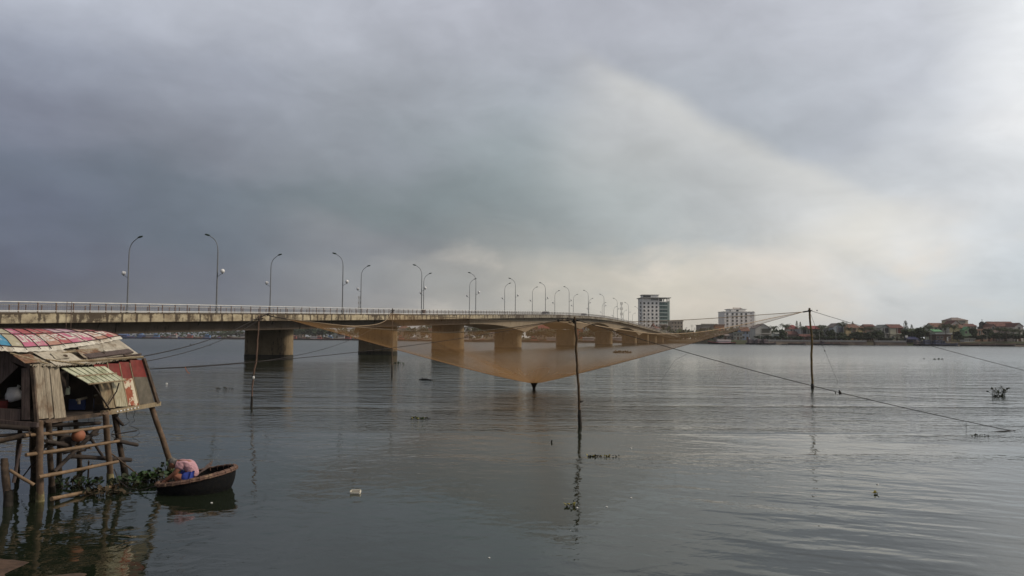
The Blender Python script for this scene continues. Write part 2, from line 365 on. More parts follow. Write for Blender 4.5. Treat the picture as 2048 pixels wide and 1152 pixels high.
ends=[-60]+[s for s in PS if s<=172.8]
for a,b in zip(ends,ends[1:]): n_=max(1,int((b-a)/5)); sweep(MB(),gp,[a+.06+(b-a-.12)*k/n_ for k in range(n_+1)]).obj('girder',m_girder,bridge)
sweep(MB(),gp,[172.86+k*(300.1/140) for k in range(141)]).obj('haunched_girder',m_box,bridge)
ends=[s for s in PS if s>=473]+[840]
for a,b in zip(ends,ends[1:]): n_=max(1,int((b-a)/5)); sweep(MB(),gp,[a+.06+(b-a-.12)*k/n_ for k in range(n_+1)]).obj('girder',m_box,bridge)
mb=MB()
for k in range(30):       # drain pipes under the deck edge
    s=20+k*15; mb=MB(); mb.tube([BP(s,64.9,Z(s)-1.95),BP(s,65.1,Z(s)-2.5)],.07,6); mb.obj('drain_pipe',m_tide,bridge)
def stadium(s0,q0,q1,t,n=10):
    pl=[]; r=t/2
    for i in range(n+1): a=math.pi*i/n; pl.append((q0+r-r*math.sin(a)*1.0, s0+r*math.cos(a)))
    for i in range(n+1): a=math.pi*i/n; pl.append((q1-r+r*math.sin(a), s0-r*math.cos(a)))
    return [(BP(b,a,0).x,BP(b,a,0).y) for a,b in pl]
for i,s in enumerate(PS):
    big=7<=i<=10; t=2.6 if big else 2.0
    mb=MB(); mb.prism(stadium(s,66.9,74.9,t)[::-1],.62,Z(s)-depth(s)-.02 if big else Z(s)-depth(s)-.02)
    pr=mb.obj('pier',m_pier,bridge)
    MB().prism(stadium(s,66.86,74.94,t+.08)[::-1],-.5,.6).obj('tide_band',m_tide,pr)
    if i in (4,5,6): MB().box(BP(s,65.62,Z(s)-2.6),(.12,.10,1.3),0,-TH).obj('expansion_joint',m_tide,pr)
def railing(q,detail):
    out=[]
    mb=MB(); mb2=MB()
    ss=[-60+i*4 for i in range(0,176)]
    mb.tube([BP(s,q,Z(s)-.05) for s in ss],.055,6); mb.obj('handrail',m_white,bridge)
    mb2.tube([BP(s,q,Z(s)-.86) for s in ss],.05,6); mb2.obj('lower_rail',m_white,bridge)
    MB().tube([BP(s,q,Z(s)-.27) for s in ss],.022,4).obj('middle_rail',m_bal,bridge)
    posts=[-58.9+2*i for i in range(350)]
    rest=MB()
    for k,s in enumerate(posts):
        a=BP(s,q,Z(s)-.1); mb=MB() if (detail and 50<=k<150) else rest
        mb.beam(a,a-Vector((0,0,.88)),.10,.07,0,up=BP(0,1,0))
        if mb is not rest: mb.obj('rail_post',m_rust,bridge)
    tag(rest.obj('rail_post',m_rust,bridge),kind='stuff')
    bal=MB()
    for k in range(0,2000):
        s=-58.9+k*.25
        if k%8==0: continue
        if s>360 and k%2: continue
        a=BP(s,q,Z(s)-.28); b_=a-Vector((0,0,.58)); w=.012
        d1=BP(0,0,0)-BP(w,0,0)
        bal.add([a+d1,a-d1,b_-d1,b_+d1],[(0,1,2,3)])
        d2=BP(0,0,0)-BP(0,w,0); bal.add([a+d2,a-d2,b_-d2,b_+d2],[(0,1,2,3)])
    tag(bal.obj('baluster',m_bal,bridge),kind='stuff')
railing(64.32,True); railing(77.28,False)
# maintenance ladder hooked over the parapet
lad=thing('ladder','narrow dark steel ladder hooked over the parapet near the left end of the bridge','ladder',BP(61.5,63.98,Z(61.5)-3))
z0=Z(60.2); mb=MB()
for ds in (0,.55): mb.tube([BP(60+ds,63.98,z0+.08),BP(60+ds,63.98,z0-3.1)],.025,6)
mb.obj('side_rail',m_rust,lad); mb=MB()
for i in range(5): mb.tube([BP(60,63.98,z0-.1-i*.3),BP(60.55,63.98,z0-.1-i*.3)],.018,5)
mb.obj('rung',m_rust,lad)
# lamps
m_pole=mat('grey_lamp_pole',(.17,.18,.19),.6,.1,2); m_head=mat('dark_green_lamp_head',(.035,.06,.045),.5,.2,3); m_globe=mat('white_globe',(.75,.75,.76),.35,.04,2)
lamp=thing('street_lamp','','street lamp')
MB().tube([(0,0,0),(0,0,.5)],.16,10).obj('base',m_pole,lamp)
pts=[(0,0,0),(0,0,4),(0,0,7.6)]+[(1.15*(1-math.cos(a)),0,7.6+1.75*math.sin(a)) for a in [R(x) for x in (15,30,45,60,72)]]
pts.append((1.35,0,9.62))
MB().tube(pts,[.10,.085,.065]+[.05]*5+[.045],8).obj('pole',m_pole,lamp)
mb=MB(); mb.ball((0,0,0),(.42,.17,.12)); 
for v in mb.v: v.rotate(Matrix.Rotation(R(-14),3,'Y')); v+=Vector((1.62,0,9.70))
mb.obj('lamp_head',m_head,lamp)
mb=MB(); mb.tube([(0,0,4.45),(-.25,0,4.62),(-.55,0,4.78),(-.74,0,4.82)],.03,6); mb.tube([(-.74,0,4.80),(-.74,0,4.92)],.09,8)
arm=mb.obj('globe_bracket',m_pole,lamp)
MB().ball((-.74,0,5.15),.27).obj('globe',m_globe,lamp)
ORD='first second third fourth fifth sixth seventh eighth ninth tenth eleventh twelfth thirteenth fourteenth fifteenth sixteenth seventeenth eighteenth nineteenth twentieth'.split()
used=False
for side in (0,1):
    for k in range(-1 if False else 0,18):
        s=82.4+30.45*k-(.9 if side else .1); q=64.35 if side==0 else 77.15
        ang=math.atan2(SN,-CS) if side==0 else math.atan2(-SN,CS)     # arm reaches over the road
        lb=('lamp on the near bridge railing, head bent left, %s from the left' if side==0 else 'lamp on the far bridge railing, head bent right, %s from the left')%ORD[k]
        if not used:
            l=lamp; used=True; l.location=BP(s,q,Z(s)-1.0); l.rotation_euler=(0,0,ang); l['label']=lb; l['group']='street lamps along the bridge'
        else: dup(lamp,BP(s,q,Z(s)-1.0),ang+random.uniform(-.03,.03),lb,'street lamps along the bridge')
# cars on the deck
def car(name,label,loc,rz,colr):
    t_=thing(name,label,'car',(0,0,0),'cars crossing the bridge')
    pr=[(-2.1,.35),(-2.15,.8),(-1.9,.95),(-1.2,1.0),(-.7,1.45),(.9,1.5),(1.5,1.0),(2.05,.9),(2.15,.4)]
    mb=MB()
    for sx in (-1,1): mb.add([(x,sx*.82,z) for x,z in pr],[tuple(range(len(pr)))[::sx]])
    n=len(pr); mb.add([(x,-.82,z) for x,z in pr]+[(x,.82,z) for x,z in pr],[(i,(i+1)%n,n+(i+1)%n,n+i) for i in range(n)])
    mb.obj('body',mat('car_paint',colr,.3,.05,1,spec=.5),t_)
    mb=MB()
    for sx in (-1,1): mb.slab([(-1.0,sx*.83,1.03),(-.62,sx*.83,1.38),(.82,sx*.83,1.42),(1.3,sx*.83,1.03)],.01)
    mb.slab([(1.02,-.7,1.46),(1.02,.7,1.46),(1.5,.75,1.05),(1.5,-.75,1.05)],.01)
    mb.obj('window',m_head,t_)
    for wx in (-1.35,1.35):
        for wy in (-.75,.75): MB().tube([(wx,wy-.1,.33),(wx,wy+.1,.33)],.33,12,smooth=False).obj('wheel',m_road,t_)
    t_.location=loc; t_.rotation_euler=(0,0,rz)
car('hatchback_car','dark grey car on the bridge, roof just above the railing left of the tall post',BP(248,68,Z(248)-1.3),math.pi/2-TH,(.08,.085,.1))
car('small_car','grey car on the bridge deck near the crest, right of the tall post',BP(304,68,Z(304)-1.3),math.pi/2-TH,(.2,.2,.22))
jb=thing('junction_box','dark rusty electrical cabinet behind the near railing beside two lamps','cabinet',BP(145.2,64.9,Z(145.2)-1.32))
c0=BP(145.2,64.9,Z(145.2)-.72); MB().box(c0,(.5,.9,1.25),0,-TH).obj('cabinet_body',m_rust,jb); MB().box(c0+Vector((0,0,.66)),(.6,1.0,.06),0,-TH).obj('cabinet_roof',m_tide,jb)
# ---------------------------------------------------------------- lift net, poles and ropes
m_bamboo=mat('weathered_pole_wood',(.10,.065,.035),.85,.35,9,bump=.01,col2=(.05,.035,.022))
m_bamboo2=mat('olive_bamboo',(.17,.12,.05),.8,.3,9,bump=.01,col2=(.08,.06,.03))
m_wetwood=mat('wet_barnacled_wood',(.022,.018,.014),.6,.4,14,bump=.02)
m_rope=mat('dark_rope',(.035,.03,.03),.9,.2,20)
m_thin=mat('thin_grey_line',(.10,.10,.10),.9,.1,20)
def pole(name,label,pts,r0,r1,mt,wet=.35,knots=()):
    t_=thing(name,label,'net pole',(pts[0].x,pts[0].y,0))
    P=[]; n=len(pts)-1
    for i in range(n):
        for k in range(4):
            u=k/4; p=pts[i].lerp(pts[i+1],u); p+=Vector((random.uniform(-.016,.016),random.uniform(-.016,.016),0)); P.append(p)
    P.append(pts[-1]); N_=len(P)
    MB().tube(P,[r0+(r1-r0)*i/(N_-1)+random.uniform(-.004,.004) for i in range(N_)],9).obj('shaft',mt,t_)
    a=pts[0]; d=(pts[1]-pts[0]).normalized()
    MB().tube([a-d*.5,a,a+d*wet*.6,a+d*wet],[r0*1.35,r0*1.4,r0*1.3,r0*1.08],9).obj('wet_foot',m_wetwood,t_)
    top=pts[-1]
    mb=MB()
    for k in range(3): mb.tube([top+Vector((r1*1.5*math.cos(a_),r1*1.5*math.sin(a_),-.14-.05*k+.02*math.sin(a_))) for a_ in [j*math.pi/4 for j in range(9)]],.016,5)
    mb.tube([top+Vector((-.22,0,-.22)),top+Vector((.2,.02,-.14))],.025,6)
    mb.obj('lashing',m_wetwood,t_)
    for kx in knots:
        mb=MB(); mb.ball(kx,(.07,.05,.045),0,8,6); mb.tube([kx,kx+Vector((.11,0,.02))],.02,5); mb.obj('knot',m_wetwood,t_)
    return t_
YA,YB,YC,YD=29.6,53.9,38.5,66.
A0=onwater(1160,853); B0=onwater(1625,776); C0=onwater(503,814); D0=onwater(784,752)
YA,YB,YC,YD=A0.y,B0.y,C0.y,D0.y
At=at(1149,633,YA); Bt=at(1619,616,YB); Ct=at(518,631,YC); Dt=at(785,617,YD)
pole('net_pole','nearest tall crooked brown net pole standing in the water in front of the net',[A0,at(1158,800,YA),at(1155,740,YA),at(1152,700,YA),at(1153,680,YA),At],.055,.04,m_bamboo,.62,[at(1161,803,YA)])
pole('net_pole','olive net pole at the right corner of the net, against the sky',[B0,at(1623,720,YB),at(1624,680,YB),at(1621,650,YB),Bt],.08,.065,m_bamboo2,.3)
pole('net_pole','left net pole leaning in front of the first visible bridge pier',[C0,at(506,760,YC),at(513,715,YC),at(515,680,YC),Ct],.042,.032,mat('reddish_pole_wood',(.15,.095,.07),.9,.25,9),.5)
pole('net_pole','thin dark far net pole before the second pier, short above the water line',[D0,at(784,700,YD),Dt],.05,.042,mat('dull_pole_wood',(.09,.065,.05),.9,.25,9),.9)
fl=thing('float','small white and black bottle float tied low on the left net pole','float',at(507,753,YC-.12))
MB().ball(at(507,755,YC-.14),(.055,.055,.09)).obj('bottle',m_white,fl); MB().tube([at(507,752,YC-.14),at(506,749,YC-.14)],.04,8).obj('cap',m_wetwood,fl)
# edge curves (photo columns/rows give the sag; distances run from pole to pole, bowed inwards)
def lerp(a,b,t): return a+(b-a)*t
def edge(lst,Y0,Y1,bow):
    out=[]; n=len(lst)-1
    for i,(x,y) in enumerate(lst):
        u=i/n; out.append(at(x,y,lerp(Y0,Y1,u)+bow*math.sin(math.pi*u)))
    return out
cA=at(1126,640,YA+.3); cB=at(1606,624,YB-.1); cC=at(573,638,YC+.6); cD=at(781,627,YD-.3)
eCA=[cC]+edge([(640,646),(723,655),(810,661.5),(900,665),(1000,658)],YC-.3,YA+1.8,3.0)+[cA]
eAB=[cA]+edge([(1180,649),(1250,660.5),(1320,668),(1400,664),(1470,652),(1540,637)],YA+2.8,YB-2.5,-.5)+[cB]
eBD=[cB]+edge([(1530,629),(1447,635),(1367,640),(1280,643),(1180,645),(1115,646),(1000,641),(886,634)],YB+1,YD-2.,-3.)+[cD]
eDC=[cD]+edge([(776,636),(768,643),(750,649),(715,652),(670,650),(620,644)],YD-2.5,YC+3,0)+[cC]
def resample(pts,n):
    # smooth (Catmull-Rom) then even steps
    P=[pts[0]]+pts+[pts[-1]]; D_=[]
    for i in range(1,len(P)-2):
        for k in range(12):
            t_=k/12; a,b,c,d=P[i-1],P[i],P[i+1],P[i+2]
            D_.append(.5*((2*b)+(c-a)*t_+(2*a-5*b+4*c-d)*t_*t_+(3*b-a-3*c+d)*t_**3))
    D_.append(pts[-1]); L=[0]
    for a,b in zip(D_,D_[1:]): L.append(L[-1]+(b-a).length)
    out=[]
    for k in range(n):
        g=L[-1]*k/n; j=max(i for i in range(len(L)) if L[i]<=g); j=min(j,len(D_)-2)
        out.append(D_[j].lerp(D_[j+1],(g-L[j])/max(1e-6,L[j+1]-L[j])))
    return out
NE=40
rim=resample(eCA,NE)+resample(eAB,NE)+resample(eBD,NE)+resample(eDC,NE)
bot=at(1068,765,onwater(1068,779).y)
NR=36; vs=[]; NT_=len(rim); seeds=[random.uniform(-1,1) for _ in rim]
for j in range(NR+1):
    u=j/NR
    for i,p in enumerate(rim):
        q=bot.lerp(p,u)
        near_corner=abs(((i%NE)/NE)-.0) if (i%NE)<NE/2 else abs(1-(i%NE)/NE)
        sag=(.20+.10*near_corner)*math.sin(math.pi*u**.55)
        q=q.copy(); q.z-=sag
        q.z+=(.10*math.exp(-u*9) )*0
        q.z+=.05*math.sin(i*.42+u*7)*math.sin(math.pi*u)*(near_corner)
        q.z=max(q.z,bot.z*.98+0*u)
        vs.append(q)
fs=[(j*NT_+i,j*NT_+(i+1)%NT_,(j+1)*NT_+(i+1)%NT_,(j+1)*NT_+i) for j in range(NR) for i in range(NT_)]
net=thing('lift_net','huge orange brown lift net hung from four poles, sagging to just above the water','fishing net',bot.copy())
def net_mat():
    m=bpy.data.materials.new('net_mesh'); m.use_nodes=True; nt=m.node_tree; N=NT(nt); b=nt.nodes['Principled BSDF']; out=nt.nodes['Material Output']
    uv=N.n('ShaderNodeUVMap').outputs[0]; sp=N.n('ShaderNodeSeparateXYZ'); N.put(sp.inputs[0],uv)
    u=sp.outputs[1]; v=sp.outputs[0]       # u: bottom 0 to rim 1;  v: round the rim
    p=N.n('ShaderNodeNewGeometry').outputs['Position']
    n=N.noise(p,.22,4,.6); fold=N.noise(N.scale(uv,(46,2.2,1)),1.,3,.6)
    gather=N.ss(u,.7,0.,0.,1.)           # the meshes bunch together towards the bag
    cn=N.math('ABSOLUTE',N.math('SUBTRACT',N.math('FRACT',N.math('MULTIPLY',v,4.)),.5)); corner=N.ss(cn,.36,.5)
    rimk=N.ss(u,.975,1.)
    side=N.ss(N.math('ABSOLUTE',N.math('SUBTRACT',v,.5)),.12,.0)
    back=N.ss(v,.46,.56); base=N.math('SUBTRACT',NETBASE,N.math('MULTIPLY',back,.17))
    d=N.math('ADD',base,N.math('MULTIPLY',N.math('POWER',gather,1.2),.50))
    d=N.math('ADD',d,N.math('MULTIPLY',corner,.14))
    d=N.math('ADD',d,N.math('MULTIPLY',N.math('SUBTRACT',fold,.5),.12)); d=N.math('ADD',d,N.math('MULTIPLY',N.math('SUBTRACT',n,.5),.20))
    x=N.n('ShaderNodeSeparateXYZ'); N.put(x.inputs[0],p)
    right=N.ss(x.outputs[0],9.,20.)       # the far right corner is made of thinner, paler netting
    d=N.math('MULTIPLY',d,N.math('SUBTRACT',1.,N.math('MULTIPLY',right,.30)))
    d=N.math('MINIMUM',N.math('MAXIMUM',d,.04),.9)
    col=N.mix(N.ss(fold,.3,.7),(.41,.225,.092),(.50,.29,.13)); col=N.mix(right,col,(.62,.54,.49))
    dif=N.n('ShaderNodeBsdfDiffuse'); N.put(dif.inputs[0],col)
    tr=N.n('ShaderNodeBsdfTranslucent'); N.put(tr.inputs[0],col)
    mx=N.n('ShaderNodeMixShader'); mx.inputs[0].default_value=.45; nt.links.new(dif.outputs[0],mx.inputs[1]); nt.links.new(tr.outputs[0],mx.inputs[2])
    tp=N.n('ShaderNodeBsdfTransparent'); m2=N.n('ShaderNodeMixShader'); N.put(m2.inputs[0],d)
    nt.links.new(tp.outputs[0],m2.inputs[1]); nt.links.new(mx.outputs[0],m2.inputs[2]); nt.links.new(m2.outputs[0],out.inputs[0]); nt.nodes.remove(b)
    return m
NETBASE=.28
mb=MB(); mb.add(vs,fs,0,True); o=mb.obj('netting',net_mat(),net)
uvl=o.data.uv_layers.new(name='UVMap')
for pl in o.data.polygons:
    k=pl.index; j,i=divmod(k,NT_)
    for li,(dj,di) in zip(pl.loop_indices,((0,0),(0,1),(1,1),(1,0))): uvl.data[li].uv=((i+di)/NT_,(j+dj)/NR)
m_edge=mat('pale_edge_cord',(.36,.27,.18),.9,.15,8); m_edge2=mat('brown_edge_cord',(.16,.09,.05),.9,.15,8)
for nm,a,b in (('edge_cord',0,NE),('edge_cord',NE,2*NE),('edge_cord',2*NE,3*NE),('edge_cord',3*NE,4*NE)):
    MB().tube([rim[k%NT_] for k in range(a,b+1)],.020 if a<2*NE else .022,5).obj(nm,m_edge,net)
for k in (0,2*NE):
    MB().tube([vs[j*NT_+k] for j in range(NR,-1,-1)],.014,5).obj('corner_cord',m_edge2,net)
w=onwater(1068,779)
MB().tube([bot+Vector((0,0,.06)),bot+Vector((.0,0,-.08)),w+Vector((0,0,.12)),w+Vector((0,0,-.2))],[.34,.2,.10,.08],10).obj('cod_end',m_wetwood,net)
# white patch of torn netting on the near left edge
pa=[at(712,654,YC+1.6),at(722,655,YC+1.6),at(719,662,YC+1.9),at(712,666,YC+2.0),at(708,664,YC+2.0),at(710,658,YC+1.8)]
MB().slab([p-Vector((0,.05,0)) for p in pa],.01).obj('patch',mat('pale_net_patch',(.5,.42,.33),.9,.2,6),net)
def rope(label,pts,r,m_=m_rope,cat='rope',floats=(),name='rope'):
    t_=thing(name,label,cat,(pts[0].x,pts[0].y,pts[0].z))
    MB().tube(pts,r,5).obj('strand',m_,t_)
    for f_,sz in floats: MB().ball(f_,sz,0,8,6).obj('float',m_wetwood,t_)
    return t_
def hang(a,b,sag,n=14): return [a.lerp(b,i/n)-Vector((0,0,sag*4*(i/n)*(1-i/n))) for i in range(n+1)]
lump=at(1117,641,YA+.25)
rope('short knotted cord from the top of the nearest net pole to the net corner',hang(At-Vector((0,0,.12)),lump,.02,6),.022,floats=[(lump,.055),(at(1126,638,YA+.2),.03),(at(1136,636,YA+.1),.03)])
rope('short thick cord from the right net pole to the net corner',[Bt-Vector((0,0,.2)),cB],.05)
rope('short cord tying the net to the top of the left net pole',[Ct-Vector((0,0,.1)),at(535,628,YC+.2),at(540,632,YC+.3),cC],.025,floats=[(at(536,629,YC+.2),.07)])
rope('short cord tying the net to the top of the far thin net pole',[Dt-Vector((0,0,.3)),cD],.04)
RE=onwater(2025,862)
ar=hang(At-Vector((0,0,.1)),RE,.22,20)
rope('long taut anchor rope running from the nearest pole down to the water at the right',ar,.0125,floats=[])
bu=thing('cork_float','dark lump of corks tied on the long anchor rope at the right','float',at(1680,779,29.5))
def on_rope(px):
    best=min(range(2001),key=lambda k:abs(proj(sample(ar,k/2000))[0]-px)); return sample(ar,best/2000)
def sample(P,t_):
    k=t_*(len(P)-1); i=min(int(k),len(P)-2); return P[i].lerp(P[i+1],k-i)
def proj(p):
    v=p-CO; d=v.dot(FWD); return (1024+F*v.dot(RGT)/d, 576-F*v.dot(UPV)/d)
pb=on_rope(1680); bu.location=pb
MB().tube([pb+Vector((-.03,0,.09)),pb+Vector((.0,0,.0)),pb+Vector((.02,0,-.06))],[.02,.055,.05],8).obj('cork',m_wetwood,bu)
MB().tube([pb+Vector((-.16,0,.05)),pb+Vector((-.16,0,-.05))],.018,6).obj('tag_end',m_wetwood,bu)
p1=on_rope(1932); rope('thin string hanging from the anchor rope down to the water near its end',[p1,Vector((p1.x,p1.y,-.05))],.006,m_thin)
kn=rope('frayed end of the anchor rope lying on the water at the far right',[RE+Vector((.12,.02,.02)),RE,RE+Vector((-.25,-.05,.015)),RE+Vector((-.55,-.16,.01)),RE+Vector((-.9,-.3,-.01))],.014)
p2=on_rope(1378); rope('thin string slanting from the anchor rope down to the water',[p2,at(1350,720,p2.y+.3),onwater(1322,762)],.004,m_thin)
rope('thin grey rope from the right net pole passing over the houses',hang(Bt-Vector((0,0,.16)),at(2300,800,50.),.25,16),.016,m_thin,floats=[(at(1634,621,YB),.045)])
ds=hang(Bt-Vector((0,0,.2)),onwater(1676,764),.15,8)
rope('thin drooping line with small lumps from the right net pole to the water',ds,.010,m_thin,floats=[(ds[3],.04),(ds[4],.05)])
H1=at(284,713,20.2); H2=at(290,723,20.2); H3=at(300,738,20.); H4=at(300,738,20.1)
rope('upper of two ropes from the hut eave to the left net pole',hang(H1,Ct-Vector((0,0,.05)),.22),.014)
rope('lower of two ropes from the hut eave to the left net pole',hang(H2,Ct-Vector((0,0,.2)),.25),.010)
la=hang(H3,lump,.24,20)
rope('long dark rope from the hut corner across the net to the nearest pole',la,.009)
rope('rope from the hut corner towards the far thin net pole',hang(H4,Dt-Vector((0,0,.5)),1.0,20),.011)
pt=min((sample(la,k/600) for k in range(601)),key=lambda p:abs(proj(p)[0]-371))
rg=thing('orange_rag','short orange string dangling from the long rope right of the hut','string',pt)
MB().tube([pt,pt+Vector((.02,0,-.06)),pt+Vector((.07,0,-.14)),pt+Vector((.12,0,-.17))],.009,5).obj('string',mat('orange_string',(.35,.12,.05),.8,.1,5),rg)

# ---------------------------------------------------------------- stilt hut
HO=at(64,727,15.8); 
E1=Vector((.05,.9987,0)).normalized(); E2=Vector((-E1.y,E1.x,0))
hut=thing('stilt_hut','ramshackle fishing hut on crooked stilts with a pink and blue painted roof','hut',(HO.x,HO.y,0))
def L(a,b,z): return Vector((HO.x,HO.y,0))+E1*a+E2*b+Vector((0,0,z))
def hit(px,py,p0,nrm):
    d=ray(px,py); return CO+d*((p0-CO).dot(nrm)/d.dot(nrm))
WP=L(0,0,2.75); q1=at(308,809,20.0); q0_=at(72,838,15.85)
wn=(q1-q0_).cross(WP-q0_).normalized()
def wall(px,py,off=0.): return hit(px,py,q0_,wn)+E2*(-off)
rn=(L(4,0,2.75)-L(0,0,2.75)).cross(L(0,1.2,3.48)-L(0,0,2.75)).normalized()
if rn.z<0: rn=-rn
def roof(px,py,off=0.): return hit(px,py,L(0,0,2.75)+rn*off,rn)
def grain(name,c,c2,bl=.0):
    m=bpy.data.materials.new(name); m.use_nodes=True; N=NT(m.node_tree); b=m.node_tree.nodes['Principled BSDF']
    p=N.n('ShaderNodeNewGeometry').outputs['Position']; g=N.noise(N.scale(p,(14,14,1.1)),2.,5,.7); k=N.noise(p,2.3,4,.6)
    cc=N.mix(N.ss(g,.35,.65),tuple(x*.55 for x in c),c); cc=N.mix(N.ss(k,.5,.75),cc,c2)
    N.put(b.inputs['Base Color'],cc); b.inputs['Roughness'].default_value=.85; b.inputs['Specular IOR Level'].default_value=.2
    bp=N.n('ShaderNodeBump'); bp.inputs['Distance'].default_value=.012; N.put(bp.inputs['Height'],g); N.put(b.inputs['Normal'],bp.outputs[0]); return m
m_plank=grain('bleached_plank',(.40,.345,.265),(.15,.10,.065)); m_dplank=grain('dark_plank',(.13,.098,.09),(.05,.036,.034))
m_tan=grain('tan_plank',(.36,.29,.19),(.16,.10,.06)); m_red=mat('faded_red_paint',(.19,.038,.032),.7,.2,6,col2=(.16,.07,.05),f=(.5,.75))
m_cream=grain('cream_streaked_board',(.50,.46,.33),(.25,.19,.11)); m_grybr=mat('grey_brown_sheet',(.13,.115,.09),.8,.25,4)
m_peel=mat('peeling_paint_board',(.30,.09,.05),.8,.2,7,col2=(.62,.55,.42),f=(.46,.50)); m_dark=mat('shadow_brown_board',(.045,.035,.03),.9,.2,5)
m_bam=mat('bamboo_crossbar',(.21,.14,.085),.7,.25,7,col2=(.15,.10,.06)); m_stilt=mat('stilt_wood',(.10,.07,.05),.85,.4,8,bump=.015,col2=(.045,.035,.028))
m_stiltl=mat('pale_stilt_wood',(.155,.108,.078),.85,.3,8,bump=.015,col2=(.12,.08,.05)); m_algae=mat('yellow_algae_foot',(.34,.30,.16),.9,.3,9,col2=(.12,.10,.05))
# plank wall by the near corner
for nm,tops,bots,mt in (('wall_plank',(62,82),(71,93),m_plank),('wall_plank',(83,93),(94,103),m_plank),('wall_plank',(94.5,113),(106,129),m_plank)):
    mb=MB(); mb.slab([wall(tops[0],728,.02),wall(tops[1],728,.02),wall(bots[1],836+random.uniform(-2,2),.02),wall(bots[0],839,.02)],.025); mb.obj(nm,mt,hut)
# painted boards of the far half: (top px, bottom px) and split heights
def board(t0,t1,b0,b1,yt,ys,yb,mu,ml,off=.03):
    def pt(x0,x1,y): u=(y-yt)/(yb-yt); return lerp(x0,x1,u)
    mb=MB(); mb.slab([wall(pt(t0,b0,yt),yt,off),wall(pt(t1,b1,yt),yt,off),wall(pt(t1,b1,ys),ys,off),wall(pt(t0,b0,ys),ys,off)],.02,0)
    mb.slab([wall(pt(t0,b0,ys),ys+.05,off+.001),wall(pt(t1,b1,ys),ys+.05,off+.001),wall(b1,yb,off+.001),wall(b0,yb,off+.001)],.02,1)
    mb.obj('wall_board',[mu,ml],hut)
board(183,209,205,226,729,741,816,m_red,m_tan)
board(210.5,233,227.5,251,727,753,813,m_red,m_cream,.035)
board(234,254,252,274,724,757,811,m_red,m_peel,.03)
board(255,279,275.5,305,720,754,808,m_red,m_grybr,.04)
mb=MB(); mb.slab([wall(278,717,.06),wall(282,716,.06),wall(311,806,.06),wall(306,807,.06)],.06); mb.obj('corner_post',m_stilt,hut)
for a,b in ((209.7,227),(233.6,251.5),(254.5,275)):
    mb=MB(); p=wall(a,726,.055); q=wall(b,814,.055); mb.beam(p,q,.03,.02,0,up=(1,0,0)); mb.obj('batten',m_tan,hut)
mb=MB(); mb.beam(wall(200,827,.05),wall(315,807,.05),.09,.10); mb.obj('floor_beam',m_tan,hut)
mb=MB(); mb.beam(wall(68,846,.03),wall(205,828,.03),.08,.08); mb.obj('floor_beam',m_stilt,hut)
mb=MB()
for k in range(7): p=wall(226+k*7,822.6-k*1.3,.105); mb.box(p,(.012,.05+.03*(k%2),.03),0)
mb.obj('paint_chips',m_white,hut)
# inside: floor, back wall, far end wall
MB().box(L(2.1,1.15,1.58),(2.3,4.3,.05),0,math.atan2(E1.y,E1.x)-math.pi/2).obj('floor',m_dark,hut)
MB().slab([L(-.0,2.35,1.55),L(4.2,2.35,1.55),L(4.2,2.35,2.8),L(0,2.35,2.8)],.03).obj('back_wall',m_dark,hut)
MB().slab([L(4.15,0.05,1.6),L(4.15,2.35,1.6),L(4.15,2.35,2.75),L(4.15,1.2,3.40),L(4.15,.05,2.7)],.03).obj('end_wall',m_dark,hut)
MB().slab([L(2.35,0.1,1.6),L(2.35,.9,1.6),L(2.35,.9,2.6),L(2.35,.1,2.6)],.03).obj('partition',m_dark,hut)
# near gable end (faces the camera)
def gab(px,py,off=0.): return hit(px,py,L(-.02-off,0,2),E1)
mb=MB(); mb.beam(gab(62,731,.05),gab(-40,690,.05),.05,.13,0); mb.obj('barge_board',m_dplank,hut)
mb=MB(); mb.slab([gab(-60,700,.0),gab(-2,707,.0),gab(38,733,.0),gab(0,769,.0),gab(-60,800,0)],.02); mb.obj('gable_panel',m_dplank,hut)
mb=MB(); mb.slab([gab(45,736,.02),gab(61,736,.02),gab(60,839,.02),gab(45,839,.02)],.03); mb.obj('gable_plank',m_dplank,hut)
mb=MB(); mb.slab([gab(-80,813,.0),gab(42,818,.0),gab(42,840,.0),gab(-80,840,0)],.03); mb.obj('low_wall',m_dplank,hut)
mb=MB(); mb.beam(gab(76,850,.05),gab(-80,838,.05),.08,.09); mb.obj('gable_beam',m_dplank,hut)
mb=MB(); mb.beam(gab(64,729,.03),gab(74,846,.03),.05,.06); mb.obj('corner_post',m_stilt,hut)
# awning over the opening
aw=[wall(117,737,.05),wall(206,733,.05),L(0,0,0),L(0,0,0)]
aw[2]=at(251,761,18.4); aw[3]=at(178,769,16.7)
m_awn=mat('green_white_slat',(.44,.45,.33),.7,.2,8,col2=(.24,.25,.15),f=(.45,.65)); mb=MB(); ns=7
for k in range(ns):
    a0,a1=(k+.06)/ns,(k+.86)/ns
    mb.slab([aw[0].lerp(aw[1],a0),aw[0].lerp(aw[1],a1),aw[3].lerp(aw[2],a1),aw[3].lerp(aw[2],a0)],.012)
awo=mb.obj('awning',m_awn,hut)
up_=Vector((0,0,.02))
mb=MB(); mid0=aw[0].lerp(aw[3],.55)+up_; mid1=aw[1].lerp(aw[2],.55)+up_; mb.tube([mid0,mid1],.02,6); mb.tube([aw[3]+up_*.3,aw[2]+up_*.3],.02,6); mb.obj('awning_rail',m_tan,awo)
mb=MB(); mb.tube([at(238,766,18.2),at(233,783,18.2),wall(204,812,.12)],.016,6); mb.tube([at(187,770,16.9),wall(207,820,.15)],.018,6); mb.obj('prop_stick',m_dark,hut)
